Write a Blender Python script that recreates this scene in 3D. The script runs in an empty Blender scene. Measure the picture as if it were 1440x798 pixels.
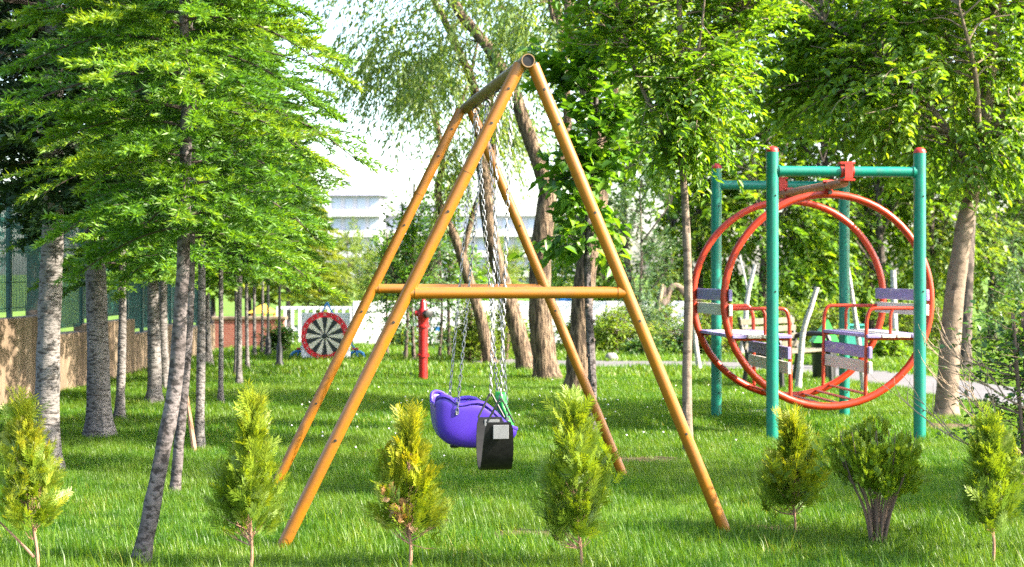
import bpy, math, random
import numpy as np
from mathutils import Vector, Matrix
R = math.radians
sc = bpy.context.scene
COL = sc.collection

# ------------------------------------------------------------------ camera, sky, sun, exposure
EYE, FPX, HOR = 1.4, 2130.0, 385.0          # eye height (m), focal length (px of 1440), horizon row
cam_d = bpy.data.cameras.new('camera'); cam = bpy.data.objects.new('camera', cam_d); COL.objects.link(cam)
cam.location = (0, 0, EYE); cam.rotation_euler = (R(90), 0, 0)
cam_d.sensor_width = 36; cam_d.lens = FPX / 1440 * 36; cam_d.shift_y = -14 / 1440
cam_d.clip_start = 0.1; cam_d.clip_end = 3000
cam_d.dof.use_dof = True; cam_d.dof.focus_distance = 8.8; cam_d.dof.aperture_fstop = 3.6
sc.camera = cam
SUN_EL, SUN_AZ = 36.0, -14.0                   # azimuth measured from +X towards +Y
world = bpy.data.worlds.new('World'); sc.world = world; world.use_nodes = True
wn = world.node_tree; wn.nodes.clear()
sky = wn.nodes.new('ShaderNodeTexSky'); sky.sky_type = 'NISHITA'; sky.sun_disc = False
sky.sun_elevation = R(SUN_EL); sky.sun_rotation = R(90 - SUN_AZ)
sky.air_density = 1.0; sky.dust_density = 2.5; sky.ozone_density = 1.0
bg = wn.nodes.new('ShaderNodeBackground'); bg.inputs['Strength'].default_value = 0.15
wo = wn.nodes.new('ShaderNodeOutputWorld')
wn.links.new(sky.outputs[0], bg.inputs['Color']); wn.links.new(bg.outputs[0], wo.inputs['Surface'])
sun_d = bpy.data.lights.new('sun', 'SUN'); sun_d.energy = 4.3; sun_d.angle = R(0.5); sun_d.color = (1, 0.9, 0.74)
sun = bpy.data.objects.new('sun', sun_d); COL.objects.link(sun)
sdir = Vector((math.cos(R(SUN_EL)) * math.cos(R(SUN_AZ)), math.cos(R(SUN_EL)) * math.sin(R(SUN_AZ)), math.sin(R(SUN_EL))))
sun.rotation_euler = sdir.to_track_quat('Z', 'Y').to_euler(); sun.location = (20, 0, 20)
vs = sc.view_settings; vs.view_transform = 'Standard'; vs.look = 'None'; vs.exposure = 2.52; vs.gamma = 1.0
sc.render.engine = 'CYCLES'
cy = sc.cycles; cy.max_bounces = 7; cy.diffuse_bounces = 4; cy.transmission_bounces = 5; cy.glossy_bounces = 3
cy.use_denoising = False; cy.use_adaptive_sampling = False; cy.caustics_reflective = False; cy.caustics_refractive = False
cy.sample_clamp_indirect = 6

def at(px, py, d): return Vector(((px - 720) / FPX * d, d, EYE - (py - HOR) / FPX * d))
def gd(py): return EYE * FPX / (py - HOR)
def gp(px, py): d = gd(py); return Vector(((px - 720) / FPX * d, d, 0))

# ------------------------------------------------------------------ mesh helpers
def finish(me, mat, smooth):
    if mat: me.materials.append(mat)
    if smooth: me.shade_smooth()
    return me
def mesh_quads(name, V, Fq, mat, smooth=False, v=None):
    V = np.asarray(V, dtype=np.float32); Fq = np.asarray(Fq, dtype=np.int32)
    me = bpy.data.meshes.new(name); n = len(Fq); k = Fq.shape[1]
    me.vertices.add(len(V)); me.vertices.foreach_set('co', V.ravel())
    me.loops.add(n * k); me.loops.foreach_set('vertex_index', Fq.ravel())
    me.polygons.add(n); me.polygons.foreach_set('loop_start', np.arange(0, n * k, k, dtype=np.int32))
    me.update(calc_edges=True)
    if v is not None:
        a = me.attributes.new('v', 'FLOAT', 'FACE'); a.data.foreach_set('value', np.asarray(v, dtype=np.float32))
    return finish(me, mat, smooth)
class MB:
    def __init__(s): s.V = []; s.F = []
    def add(s, V, F):
        o = len(s.V); s.V += [tuple(p) for p in V]; s.F += [tuple(i + o for i in f) for f in F]; return s
    def box(s, c, size, M=None, bev=0.0):
        x, y, z = [k / 2 for k in size]; c = Vector(c); b = min(bev, x * .9, y * .9, z * .9)
        if b <= 0:
            P = [Vector((i * x, j * y, k * z)) for k in (-1, 1) for i, j in ((-1, -1), (1, -1), (1, 1), (-1, 1))]
            F = [(0, 3, 2, 1), (4, 5, 6, 7), (0, 1, 5, 4), (1, 2, 6, 5), (2, 3, 7, 6), (3, 0, 4, 7)]
        else:
            P = []; F = []
            for k, ins in ((-z, b), (-z + b, 0), (z - b, 0), (z, b)):
                X, Y = x - ins, y - ins; c2 = b if ins == 0 else b * .4
                P += [Vector(q + (k,)) for q in ((-X + c2, -Y), (X - c2, -Y), (X, -Y + c2), (X, Y - c2), (X - c2, Y), (-X + c2, Y), (-X, Y - c2), (-X, -Y + c2))]
            for r in range(3):
                for i in range(8): F.append((r * 8 + i, r * 8 + (i + 1) % 8, r * 8 + 8 + (i + 1) % 8, r * 8 + 8 + i))
            F.append(tuple(range(7, -1, -1))); F.append(tuple(range(24, 32)))
        if M is not None: P = [M @ p for p in P]
        return s.add([p + c for p in P], F)
    def tube(s, pts, rad, n=10, caps=True, jit=0.0, rng=None, closed=False):
        pts = [Vector(p) for p in pts]; m = len(pts)
        if not hasattr(rad, '__len__'): rad = [rad] * m
        V = []; F = []; up = None
        for i, p in enumerate(pts):
            if closed: t = (pts[(i + 1) % m] - pts[i - 1])
            else: t = pts[min(i + 1, m - 1)] - pts[max(i - 1, 0)]
            t = t.normalized() if t.length > 1e-9 else Vector((0, 0, 1))
            if up is None:
                a = Vector((1, 0, 0)) if abs(t.x) < .8 else Vector((0, 1, 0)); up = (a - t * a.dot(t)).normalized()
            else: up = (up - t * up.dot(t)).normalized()
            w = t.cross(up)
            for j in range(n):
                A = 2 * math.pi * j / n; r = rad[i] * (1 + (rng.uniform(-jit, jit) if jit else 0))
                V.append(p + (up * math.cos(A) + w * math.sin(A)) * r)
        for i in range(m if closed else m - 1):
            for j in range(n):
                a = i * n; b = ((i + 1) % m) * n
                F.append((a + j, a + (j + 1) % n, b + (j + 1) % n, b + j))
        if caps and not closed:
            F.append(tuple(range(n - 1, -1, -1))); F.append(tuple((m - 1) * n + j for j in range(n)))
        return s.add(V, F)
    def lathe(s, prof, n=16, M=None):
        V = []; F = []; m = len(prof)
        for r, z in prof:
            for j in range(n):
                A = 2 * math.pi * j / n; V.append(Vector((r * math.cos(A), r * math.sin(A), z)))
        for i in range(m - 1):
            for j in range(n): F.append((i * n + j, i * n + (j + 1) % n, i * n + n + (j + 1) % n, i * n + n + j))
        F.append(tuple(range(n - 1, -1, -1))); F.append(tuple((m - 1) * n + j for j in range(n)))
        if M is not None: V = [M @ p for p in V]
        return s.add(V, F)
    def mesh(s, name, mat, smooth=True):
        me = bpy.data.meshes.new(name); me.from_pydata([tuple(p) for p in s.V], [], s.F); me.update()
        me.materials.append(mat)
        if smooth:
            me.shade_smooth()
            try: me.set_sharp_from_angle(angle=R(40))
            except Exception: pass
        return me
    def ob(s, name, mat, parent=None, smooth=True): return link(name, s.mesh(name, mat, smooth), parent)
def link(name, me, parent=None, loc=None, rot=None, scale=None):
    o = bpy.data.objects.new(name, me); COL.objects.link(o)
    if parent: o.parent = parent
    if loc is not None: o.location = loc
    if rot is not None: o.rotation_euler = rot
    if scale is not None: o.scale = scale if hasattr(scale, '__len__') else (scale,) * 3
    return o
def tag(o, label=None, cat=None, group=None, kind=None):
    if label: o['label'] = label
    if cat: o['category'] = cat
    if group: o['group'] = group
    if kind: o['kind'] = kind
    return o
def thing(name, label, cat, loc=(0, 0, 0), rz=0, group=None):
    return tag(link(name, None, None, loc, (0, 0, rz)), label, cat, group)
def arc(pts, r=0.08, n=6):
    """round the corners of a polyline"""
    pts = [Vector(p) for p in pts]; out = [pts[0]]
    for i in range(1, len(pts) - 1):
        a = (pts[i - 1] - pts[i]); b = (pts[i + 1] - pts[i]); k = min(r, a.length * .45, b.length * .45)
        p0 = pts[i] + a.normalized() * k; p1 = pts[i] + b.normalized() * k
        for j in range(n + 1):
            t = j / n; out.append(p0 * (1 - t) ** 2 + pts[i] * 2 * t * (1 - t) + p1 * t * t)
    out.append(pts[-1]); return out
def smooth_line(pts, sub=5):
    """Catmull-Rom"""
    P = [np.array(p, dtype=float) for p in pts]; P = [2 * P[0] - P[1]] + P + [2 * P[-1] - P[-2]]; out = []
    for i in range(1, len(P) - 2):
        for j in range(sub):
            t = j / sub
            out.append(.5 * (2 * P[i] + (P[i + 1] - P[i - 1]) * t + (2 * P[i - 1] - 5 * P[i] + 4 * P[i + 1] - P[i + 2]) * t * t + (3 * P[i] - P[i - 1] - 3 * P[i + 1] + P[i + 2]) * t ** 3))
    out.append(P[-2]); return out

# ------------------------------------------------------------------ materials
class NT:
    def __init__(s, name):
        s.m = bpy.data.materials.new(name); s.m.use_nodes = True; s.t = s.m.node_tree; s.t.nodes.clear()
    def n(s, typ, **kw):
        x = s.t.nodes.new(typ)
        for k, v in kw.items():
            if k in x.inputs.keys() if isinstance(k, str) else False: x.inputs[k].default_value = v
            else: setattr(x, k, v)
        return x
    def l(s, a, b): s.t.links.new(a, b)
    def coord(s, scale=(1, 1, 1), which='Object'):
        tc = s.n('ShaderNodeTexCoord'); mp = s.n('ShaderNodeMapping'); mp.inputs['Scale'].default_value = scale
        s.l(tc.outputs[which], mp.inputs['Vector']); return mp.outputs[0]
    def noise(s, vec, scale, detail=4, rough=.55):
        x = s.n('ShaderNodeTexNoise'); x.inputs['Scale'].default_value = scale; x.inputs['Detail'].default_value = detail
        x.inputs['Roughness'].default_value = rough; s.l(vec, x.inputs['Vector']); return x.outputs['Fac']
    def ramp(s, fac, stops):
        x = s.n('ShaderNodeValToRGB'); e = x.color_ramp.elements
        while len(e) < len(stops): e.new(0.5)
        for i, (p, c) in enumerate(stops):
            e[i].position = p; e[i].color = tuple(c) + (1,) if hasattr(c, '__len__') else (c, c, c, 1)
        s.l(fac, x.inputs['Fac']); return x.outputs['Color']
    def mix(s, fac, a, b, mode='MIX'):
        x = s.n('ShaderNodeMix'); x.data_type = 'RGBA'; x.blend_type = mode
        for sock, val in ((x.inputs[0], fac), (x.inputs[6], a), (x.inputs[7], b)):
            if isinstance(val, bpy.types.NodeSocket): s.l(val, sock)
            elif hasattr(val, '__len__'): sock.default_value = tuple(val) + (1,)
            else: sock.default_value = val
        return x.outputs[2]
    def bump(s, h, strength=.4, dist=.01):
        x = s.n('ShaderNodeBump'); x.inputs['Strength'].default_value = strength; x.inputs['Distance'].default_value = dist
        s.l(h, x.inputs['Height']); return x.outputs['Normal']
    def out(s, sh):
        o = s.n('ShaderNodeOutputMaterial'); s.l(sh, o.inputs['Surface']); return s.m
    def pbsdf(s, col, rough=.5, normal=None, metal=0.0, spec=.5, coat=0.0):
        b = s.n('ShaderNodeBsdfPrincipled')
        for k, val in (('Base Color', col), ('Roughness', rough), ('Metallic', metal), ('Specular IOR Level', spec), ('Coat Weight', coat)):
            if isinstance(val, bpy.types.NodeSocket): s.l(val, b.inputs[k])
            elif hasattr(val, '__len__'): b.inputs[k].default_value = tuple(val) + (1,)
            else: b.inputs[k].default_value = val
        if normal is not None: s.l(normal, b.inputs['Normal'])
        return b.outputs[0]
def paint(name, col, rough=.35, wear=None, wearamt=.6, spec=.5, dirt=.25, scale=14):
    t = NT(name); c = t.coord(); n1 = t.noise(c, scale, 5); n2 = t.noise(c, scale * 5, 4, .7)
    base = t.mix(t.ramp(n1, [(.35, 0.0), (.7, 1.0)]), col, tuple(k * (1 - dirt) for k in col))
    if wear: base = t.mix(t.ramp(n2, [(wearamt, 0.0), (wearamt + .05, 1.0)]), base, wear)
    rg = t.ramp(n1, [(.3, rough * .8), (.75, min(1, rough * 1.5))])
    return t.out(t.pbsdf(base, rg, t.bump(n2, .08, .003), spec=spec))
def plain(name, col, rough=.6, metal=0.0):
    t = NT(name); n = t.noise(t.coord(), 20, 4)
    return t.out(t.pbsdf(t.mix(n, tuple(k * .8 for k in col), tuple(min(1, k * 1.15) for k in col)), rough, metal=metal))
def leafmat(name, stops, trans=.45, tcol=1.5, rough=.5, gloss=.035):
    """stops: list of (pos, rgb) along the per-leaf value v"""
    sq = lambda c: tuple(q * ((.2 + (max(c) - .2) * .5) / max(c) if max(c) > .2 else 1.0) for q in c)
    stops = [(p, sq(c)) for p, c in stops]
    t = NT(name); a = t.n('ShaderNodeAttribute', attribute_name='v')
    col = t.ramp(a.outputs['Fac'], stops)
    d = t.n('ShaderNodeBsdfDiffuse'); t.l(col, d.inputs['Color'])
    tr = t.n('ShaderNodeBsdfTranslucent'); t.l(t.mix(1.0, col, (tcol * 1.15, tcol, tcol * .35), 'MULTIPLY'), tr.inputs['Color'])
    m = t.n('ShaderNodeMixShader'); m.inputs[0].default_value = trans; t.l(d.outputs[0], m.inputs[1]); t.l(tr.outputs[0], m.inputs[2])
    g = t.n('ShaderNodeBsdfGlossy'); g.inputs['Roughness'].default_value = rough; g.inputs['Color'].default_value = (.9, .95, .85, 1)
    m2 = t.n('ShaderNodeMixShader'); m2.inputs[0].default_value = gloss; t.l(m.outputs[0], m2.inputs[1]); t.l(g.outputs[0], m2.inputs[2])
    return t.out(m2.outputs[0])
def bark(name, base, dark, light, stretch, scale=1.0, thr=.55, bumpd=.012, bs=.6):
    t = NT(name); c = t.coord(tuple(k * scale for k in stretch)); n = t.noise(c, 1.0, 3, .5)
    big = t.noise(t.coord(), 7, 4)
    col = t.mix(t.ramp(big, [(.35, 0.0), (.65, 1.0)]), base, light)
    k = t.ramp(n, [(thr - .06, 0.0), (thr + .06, 1.0)])
    col = t.mix(k, col, dark)
    fine = t.noise(t.coord(), 60, 4, .7)
    col = t.mix(.25, col, t.ramp(fine, [(.3, tuple(q * .5 for q in base)), (.7, light)]))
    h = t.mix(.5, t.ramp(n, [(thr - .2, 1.0), (thr + .1, 0.0)]), t.ramp(fine, [(0, 0.0), (1, 1.0)]))
    return t.out(t.pbsdf(col, .9, t.bump(h, bs, bumpd), spec=.2))

M = {}
M['yellow'] = paint('swing_ochre_paint', (.265, .098, .006), .36, (.09, .03, .012), .70, dirt=.25, scale=9)
M['teal'] = paint('teal_paint', (.001, .18, .125), .33, (.01, .07, .05), .68, dirt=.3)
M['red'] = paint('orange_red_paint', (.42, .03, .006), .33, (.16, .04, .015), .68, dirt=.25)
M['capred'] = paint('red_cap_paint', (.45, .02, .01), .4)
M['rustbeam'] = paint('faded_rust_beam', (.36, .115, .045), .5, (.2, .06, .03), .62)
M['hyd'] = paint('hydrant_red_paint', (.33, .008, .008), .35, (.2, .03, .02), .70)
t = NT('black_rubber'); M['black'] = t.out(t.pbsdf(t.ramp(t.noise(t.coord(), 30, 4, .7), [(.35, (.003, .003, .0035)), (.75, (.012, .012, .012))]), .55, spec=.25))
M['blackmetal'] = plain('black_metal', (.015, .016, .016), .45)
M['steel'] = plain('galvanised_steel', (.24, .245, .26), .40, .8)
M['plate'] = plain('grey_plate', (.17, .175, .18), .5, .4)
M['purple'] = paint('purple_plastic', (.05, .018, .31), .33, dirt=.12, scale=4)
M['green'] = plain('bright_green_plastic', (.02, .40, .04), .45)
def plank(name, col, worn, thr):
    t = NT(name); c = t.coord((9, .5, 9)); n = t.noise(c, 3.0, 6, .65); n2 = t.noise(t.coord((3, .5, 3)), 5.0, 5, .7)
    col2 = t.mix(t.ramp(n2, [(thr - .05, 0.0), (thr + .06, 1.0)]), col, worn)
    col2 = t.mix(t.ramp(n, [(.4, 0.0), (.7, .5)]), col2, tuple(k * .55 for k in worn))
    return t.out(t.pbsdf(col2, .7, t.bump(n, .4, .004)))
M['plankp'] = plank('worn_purple_plank', (.21, .165, .38), (.42, .38, .44), .60)
M['plankw'] = plank('worn_white_plank', (.52, .48, .45), (.42, .37, .24), .60)
M['bench'] = plank('bench_slat', (.085, .075, .045), (.14, .12, .08), .5)
M['bark_grey'] = bark('grey_banded_bark', (.125, .114, .11), (.022, .018, .015), (.20, .186, .18), (20, 20, 58), 1, .56, .02)
M['bark_larch'] = bark('young_larch_bark', (.068, .057, .057), (.014, .011, .010), (.16, .14, .14), (26, 26, 40), 1, .54, .014)
M['bark_willow'] = bark('fissured_willow_bark', (.145, .10, .066), (.02, .014, .011), (.22, .16, .108), (34, 34, 6), 1, .52, .03, 1.0)
M['bark_smooth'] = bark('smooth_tan_bark', (.155, .115, .085), (.06, .045, .034), (.22, .17, .13), (9, 9, 20), 1, .62)
M['bark_birch'] = bark('white_birch_bark', (.34, .325, .31), (.05, .04, .034), (.43, .415, .40), (8, 8, 34), 1, .64)
M['bark_dark'] = bark('dark_bark', (.09, .07, .06), (.02, .017, .015), (.15, .12, .1), (20, 20, 8), 1, .52)
M['twig'] = plain('brown_twig', (.13, .085, .06), .85)
M['twigdark'] = plain('dark_conifer_twig', (.045, .032, .025), .9)
M['deadtwig'] = plain('pale_dead_twig', (.27, .19, .125), .8)
M['stem'] = bark('thuja_stem_bark', (.25, .13, .08), (.09, .045, .03), (.36, .22, .15), (30, 30, 8), 1, .56)
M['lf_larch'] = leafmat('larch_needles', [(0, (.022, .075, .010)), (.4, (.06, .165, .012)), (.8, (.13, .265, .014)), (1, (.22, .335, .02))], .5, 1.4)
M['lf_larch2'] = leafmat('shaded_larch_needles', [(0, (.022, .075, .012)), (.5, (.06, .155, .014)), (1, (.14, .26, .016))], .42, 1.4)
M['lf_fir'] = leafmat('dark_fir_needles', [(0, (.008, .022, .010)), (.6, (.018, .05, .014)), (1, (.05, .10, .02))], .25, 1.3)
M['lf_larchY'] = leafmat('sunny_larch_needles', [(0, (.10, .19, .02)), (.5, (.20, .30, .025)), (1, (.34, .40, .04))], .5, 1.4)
M['lf_willow'] = leafmat('willow_leaves', [(0, (.06, .13, .03)), (.5, (.13, .22, .05)), (1, (.25, .33, .09))], .5, 1.4)
M['lf_elder'] = leafmat('box_elder_leaves', [(0, (.05, .14, .012)), (.5, (.12, .25, .016)), (.85, (.20, .33, .02)), (1, (.29, .39, .025))], .55, 1.55)
M['lf_maple'] = leafmat('maple_leaves', [(0, (.045, .12, .012)), (.5, (.115, .235, .016)), (.85, (.20, .33, .02)), (1, (.32, .40, .025))], .55, 1.6)
M['lf_broad'] = leafmat('broad_leaves', [(0, (.035, .12, .012)), (.6, (.095, .235, .018)), (1, (.18, .34, .025))], .5, 1.5, .45, .045)
M['lf_back'] = leafmat('back_leaves', [(0, (.045, .115, .014)), (.5, (.115, .21, .02)), (.85, (.21, .30, .035)), (1, (.36, .40, .09))], .45, 1.5)
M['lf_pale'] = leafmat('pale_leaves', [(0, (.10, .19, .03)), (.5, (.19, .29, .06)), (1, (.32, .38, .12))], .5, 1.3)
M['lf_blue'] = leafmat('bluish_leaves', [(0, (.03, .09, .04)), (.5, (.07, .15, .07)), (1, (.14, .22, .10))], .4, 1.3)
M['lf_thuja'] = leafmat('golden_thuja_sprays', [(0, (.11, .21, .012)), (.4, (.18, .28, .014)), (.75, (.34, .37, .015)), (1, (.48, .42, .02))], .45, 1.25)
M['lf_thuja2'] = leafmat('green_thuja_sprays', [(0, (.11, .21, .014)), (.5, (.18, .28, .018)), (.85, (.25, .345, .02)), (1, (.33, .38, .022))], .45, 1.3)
M['lf_thujaB'] = leafmat('round_bush_sprays', [(0, (.10, .20, .010)), (.5, (.18, .29, .014)), (1, (.32, .42, .02))], .4, 1.3)
M['lf_brown'] = leafmat('browned_sprays', [(0, (.30, .16, .06)), (1, (.48, .28, .12))], .3, 1.1)
M['lf_hedge'] = leafmat('hedge_leaves', [(0, (.08, .17, .015)), (.5, (.17, .28, .025)), (1, (.29, .39, .05))], .4, 1.3)
M['lf_shrub'] = leafmat('dark_shrub_leaves', [(0, (.02, .06, .015)), (.6, (.05, .13, .025)), (1, (.12, .22, .035))], .4, 1.4)

rng = np.random.default_rng(7)
def unit(v): return v / np.maximum(np.linalg.norm(v, axis=-1, keepdims=True), 1e-9)

# ------------------------------------------------------------------ foliage
def leaf_quads(P, D, N, L, W, fold=.25):
    """one folded rhombus per leaf. P base, D direction, N normal"""
    D = unit(D); S = unit(np.cross(D, N)); N = np.cross(S, D)
    L = np.asarray(L)[:, None]; W = np.asarray(W)[:, None]
    mid = P + D * L * .45
    a = P; c = P + D * L - N * L * .12
    b = mid + S * W * .5 + N * W * fold; d = mid - S * W * .5 + N * W * fold
    V = np.stack([a, b, c, d], 1).reshape(-1, 3); n = len(P)
    return V, np.arange(n * 4, dtype=np.int32).reshape(n, 4)
def leaf_hex(P, D, N, L, W, fold=.22):
    """a folded leaf with two quads meeting at the midrib"""
    D = unit(D); S = unit(np.cross(D, N)); N = np.cross(S, D)
    L = np.asarray(L)[:, None]; W = np.asarray(W)[:, None]
    a = P; tip = P + D * L - N * L * .18
    r1 = P + D * L * .28 + S * W * .5 + N * W * fold; r2 = P + D * L * .62 + S * W * .42 + N * W * (fold - .08)
    l1 = P + D * L * .28 - S * W * .5 + N * W * fold; l2 = P + D * L * .62 - S * W * .42 + N * W * (fold - .08)
    V = np.stack([a, r1, r2, tip, l2, l1], 1).reshape(-1, 3); n = len(P); b = np.arange(n)[:, None] * 6
    F = np.concatenate([b + np.array([[0, 1, 2, 3]]), b + np.array([[0, 3, 4, 5]])], 1).reshape(-1, 4)
    return V, F
def crown_mesh(name, P, D, N, L, W, v, mat, hexa=False, fold=.25):
    if hexa:
        V, F = leaf_hex(P, D, N, L, W, fold); v = np.repeat(v, 2)
    else: V, F = leaf_quads(P, D, N, L, W, fold)
    return mesh_quads(name, V, F, mat, False, np.clip(v, 0, 1))

def blob_points(blobs, n, rg, shell=.55):
    """points in ellipsoids, biased outwards, thinned by a lumpy field so that gaps stay open"""
    vol = np.array([b[1][0] * b[1][1] * b[1][2] for b in blobs]) ** .8; vol /= vol.sum(); out = []
    for (c, r), k in zip(blobs, (vol * n * 1.8).astype(int) + 4):
        d = unit(rg.normal(size=(k, 3))); q = rg.uniform(0, 1, k) ** shell
        out.append(np.array(c) + d * q[:, None] * np.array(r))
    p = np.concatenate(out)
    ph = rg.uniform(0, 6.28, (6, 1)); kk = rg.normal(size=(6, 3)) * 2.6
    f = np.sin(kk @ p.T + ph).sum(0)
    p = p[f > np.quantile(f, .28)]
    rg.shuffle(p); return p[:n]
def broad_foliage(name, blobs, ntw, per, Ls, Wr, mat, rg, twig_len=.35, droop=.25, hexa=False, centre=None, mesh_twigs=True, spread=.9, vgain=.45, shell=.55):
    """ntw twigs, each with `per` leaves. returns crown mesh, twig anchor points"""
    B = blob_points(blobs, ntw, rg, shell); ntw = len(B)
    c = np.array(centre) if centre is not None else np.mean([b[0] for b in blobs], 0)
    out = unit(B - c + rg.normal(size=B.shape) * .5); out[:, 2] -= droop * rg.uniform(0, 1.6, ntw); out = unit(out)
    tl = twig_len * rg.uniform(.6, 1.3, ntw)
    t = np.tile(np.linspace(.1, 1, per), (ntw, 1)) + rg.uniform(-.05, .05, (ntw, per))
    P = B[:, None] + out[:, None] * (t * tl[:, None])[..., None]
    P[..., 2] -= (t ** 2) * droop * tl[:, None] * .8
    side = unit(np.cross(out, np.array([0, 0, 1.0])) + 1e-6)
    sg = np.where(np.arange(per) % 2 == 0, 1, -1)[None, :, None]
    D = out[:, None] * .7 + side[:, None] * sg * spread + rg.normal(size=P.shape) * .35; D[..., 2] -= droop * .8
    N = np.array([0, 0, 1.0]) + rg.normal(size=P.shape) * .45
    clump = rg.uniform(0, 1, ntw)
    v = (clump[:, None] * vgain + rg.uniform(0, 1, (ntw, per)) * (1 - vgain))
    n = ntw * per; L = Ls * rg.uniform(.65, 1.3, n); W = L * Wr * rg.uniform(.85, 1.2, n)
    return crown_mesh(name, P.reshape(-1, 3), D.reshape(-1, 3), N.reshape(-1, 3), L, W, v.reshape(-1), mat, hexa), B, out, tl
def wood(paths, mat, name='trunk', n=9, seed=0, jit=.05, twigs=None, maxd=9.0):
    """paths: list of (points, r0, r1). twigs: (anchors, dirs, lengths, r) joined to the nearest point of the paths"""
    mb = MB(); rd = random.Random(seed); allp = []
    for pts, r0, r1 in paths:
        sp = smooth_line(pts, 6) if len(pts) > 2 else [np.array(p, float) for p in pts]
        m = len(sp)
        rad = [r0 + (r1 - r0) * (i / (m - 1)) ** .9 for i in range(m)]
        if sp[0][2] < .05: rad[0] *= 1.35; rad[1] *= 1.12
        mb.tube(sp, rad, n, True, jit, rd); allp += [(p, r) for p, r in zip(sp, rad)]
    if twigs is not None:
        A, Dr, TL, r, every = twigs
        PP = np.array([p for p, _ in allp])
        ok = PP[:, 2] > np.quantile(A[:, 2], .02) - 1.0
        Q = PP[ok] if ok.any() else PP
        for i in range(0, len(A), every):
            d = np.linalg.norm(Q - A[i], axis=1) + (Q[:, 2] > A[i][2]) * .6; q = Q[np.argmin(d)]
            if np.linalg.norm(q - A[i]) > maxd: continue
            m1 = q * .5 + A[i] * .5 + np.array([rd.uniform(-.1, .1), rd.uniform(-.1, .1), .12 * np.linalg.norm(A[i] - q)])
            mb.tube(smooth_line([q, m1, A[i], A[i] + Dr[i] * TL[i] * .9], 3), [r * (1 - .075 * k) for k in range(10)], 5, False)
    return mb.mesh(name, mat)

# ------------------------------------------------------------------ conifers
def larch(seed, pts, r0, crown0, top, rmax, nb, ntw, nfan, nneedle, nl, mat, barkm, nw=.006, droop=.2, taper=1.0, fullness=.75, twl=.42):
    """trunk points are local (base at 0). needles in little fans along flat side twigs"""
    rg = np.random.default_rng(seed); rd = random.Random(seed)
    sp = smooth_line(pts, 6); mb = MB(); m = len(sp)
    H = sp[-1][2]
    rad = [max(.006, r0 * (1 - .92 * p[2] / H)) for p in sp]
    rad[0] *= 1.6; rad[1] *= 1.15
    mb.tube(sp, rad, 12, True, .07, rd); br_ = MB()
    zs = np.array([p[2] for p in sp]); SP = np.array(sp)
    Ps, Ds, Ns, vs_ = [], [], [], []
    for b in range(nb):
        f = (b + rd.random() * .8) / nb; z = crown0 + (top - crown0) * f
        c = np.array([np.interp(z, zs, SP[:, k]) for k in range(3)])
        az = b * 2.39996 + rd.uniform(-.5, .5)
        L = rmax * (min(1, .55 + f * 2.2) * (1 - f) ** taper * .9 + .10) * rd.uniform(.65, 1.15)
        h = np.array([math.cos(az), math.sin(az), 0]); sd = np.array([-h[1], h[0], 0])
        rise = rd.uniform(-.12, .34); drp = droop * rd.uniform(.4, 1.6)
        nS = 7; tt = np.linspace(0, 1, nS); bend = rd.uniform(-.12, .12)
        line = [c + h * L * t + sd * bend * L * t * t + np.array([0, 0, L * (rise * t - (rise * .6 + drp) * t * t)]) for t in tt]
        br_.tube(line, [max(.0025, .011 * L * (1 - .85 * t) + .001) for t in tt], 5, False)
        LN = np.array(line); vb = rd.uniform(0, .55)
        for k in range(ntw):
            t = .12 + .88 * (k + rd.random() * .7) / ntw
            p0 = np.array([np.interp(t, tt, LN[:, q]) for q in range(3)])
            sg = 1 if k % 2 else -1
            dirv = unit(h * rd.uniform(.5, 1.0) + sd * sg * rd.uniform(.5, 1.0) + np.array([0, 0, rd.uniform(-.38, .28)]))
            if k > ntw - 3: dirv = unit(h + sd * sg * .25 + np.array([0, 0, -drp]))
            tl = L * twl * (1 - .55 * t) * rd.uniform(.6, 1.2) + .05
            if rd.random() < .6: br_.tube([p0, p0 + dirv * tl * .9], [.0028, .0012], 3, False)
            s = (np.arange(nfan) + .4) / nfan
            fp = p0 + dirv * (s * tl)[:, None]; fp[:, 2] -= .12 * tl * s ** 2
            for j in range(nneedle):
                ang = (j / max(1, nneedle - 1) - .5) * 2.4
                pr = unit(np.cross(dirv, [0, 0, 1.0]) + 1e-6)
                d2 = dirv * math.cos(ang) + pr * math.sin(ang) + np.array([0, 0, .18 + .45 * math.cos(j * 2.3)])
                Ps.append(fp); Ds.append(d2 + rg.normal(size=fp.shape) * .22)
                Ns.append(np.array([0, -.35, 1.0]) + rg.normal(size=fp.shape) * .7)
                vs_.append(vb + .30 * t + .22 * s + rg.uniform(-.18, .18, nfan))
    P = np.concatenate(Ps); D = np.concatenate(Ds); N = np.concatenate(Ns); v = np.concatenate(vs_)
    n = len(P); Ln = nl * rg.uniform(.6, 1.25, n)
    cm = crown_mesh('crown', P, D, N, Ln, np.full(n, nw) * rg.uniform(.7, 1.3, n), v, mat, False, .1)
    return mb.mesh('trunk', barkm), cm, br_.mesh('branches', M['twigdark'])
def put_tree(name, label, meshes, loc, rz=0, s=1.0, group=None, cat='tree'):
    t = thing(name, label, cat, loc, rz, group); t.scale = s if hasattr(s, '__len__') else (s,) * 3
    link('trunk', meshes[0], t); tag(link('crown', meshes[1], t), kind='stuff')
    if len(meshes) > 2: link('branches', meshes[2], t)
    return t
def local(pxs, d, base):
    """polyline given as picture points at distance d -> local points at the tree's base"""
    out = []
    for q in pxs:
        p = at(q[0], q[1], d) - base
        if len(q) > 2: p.y += q[2]
        out.append(tuple(p))
    out[0] = (out[0][0], out[0][1], -.03); return out

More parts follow.
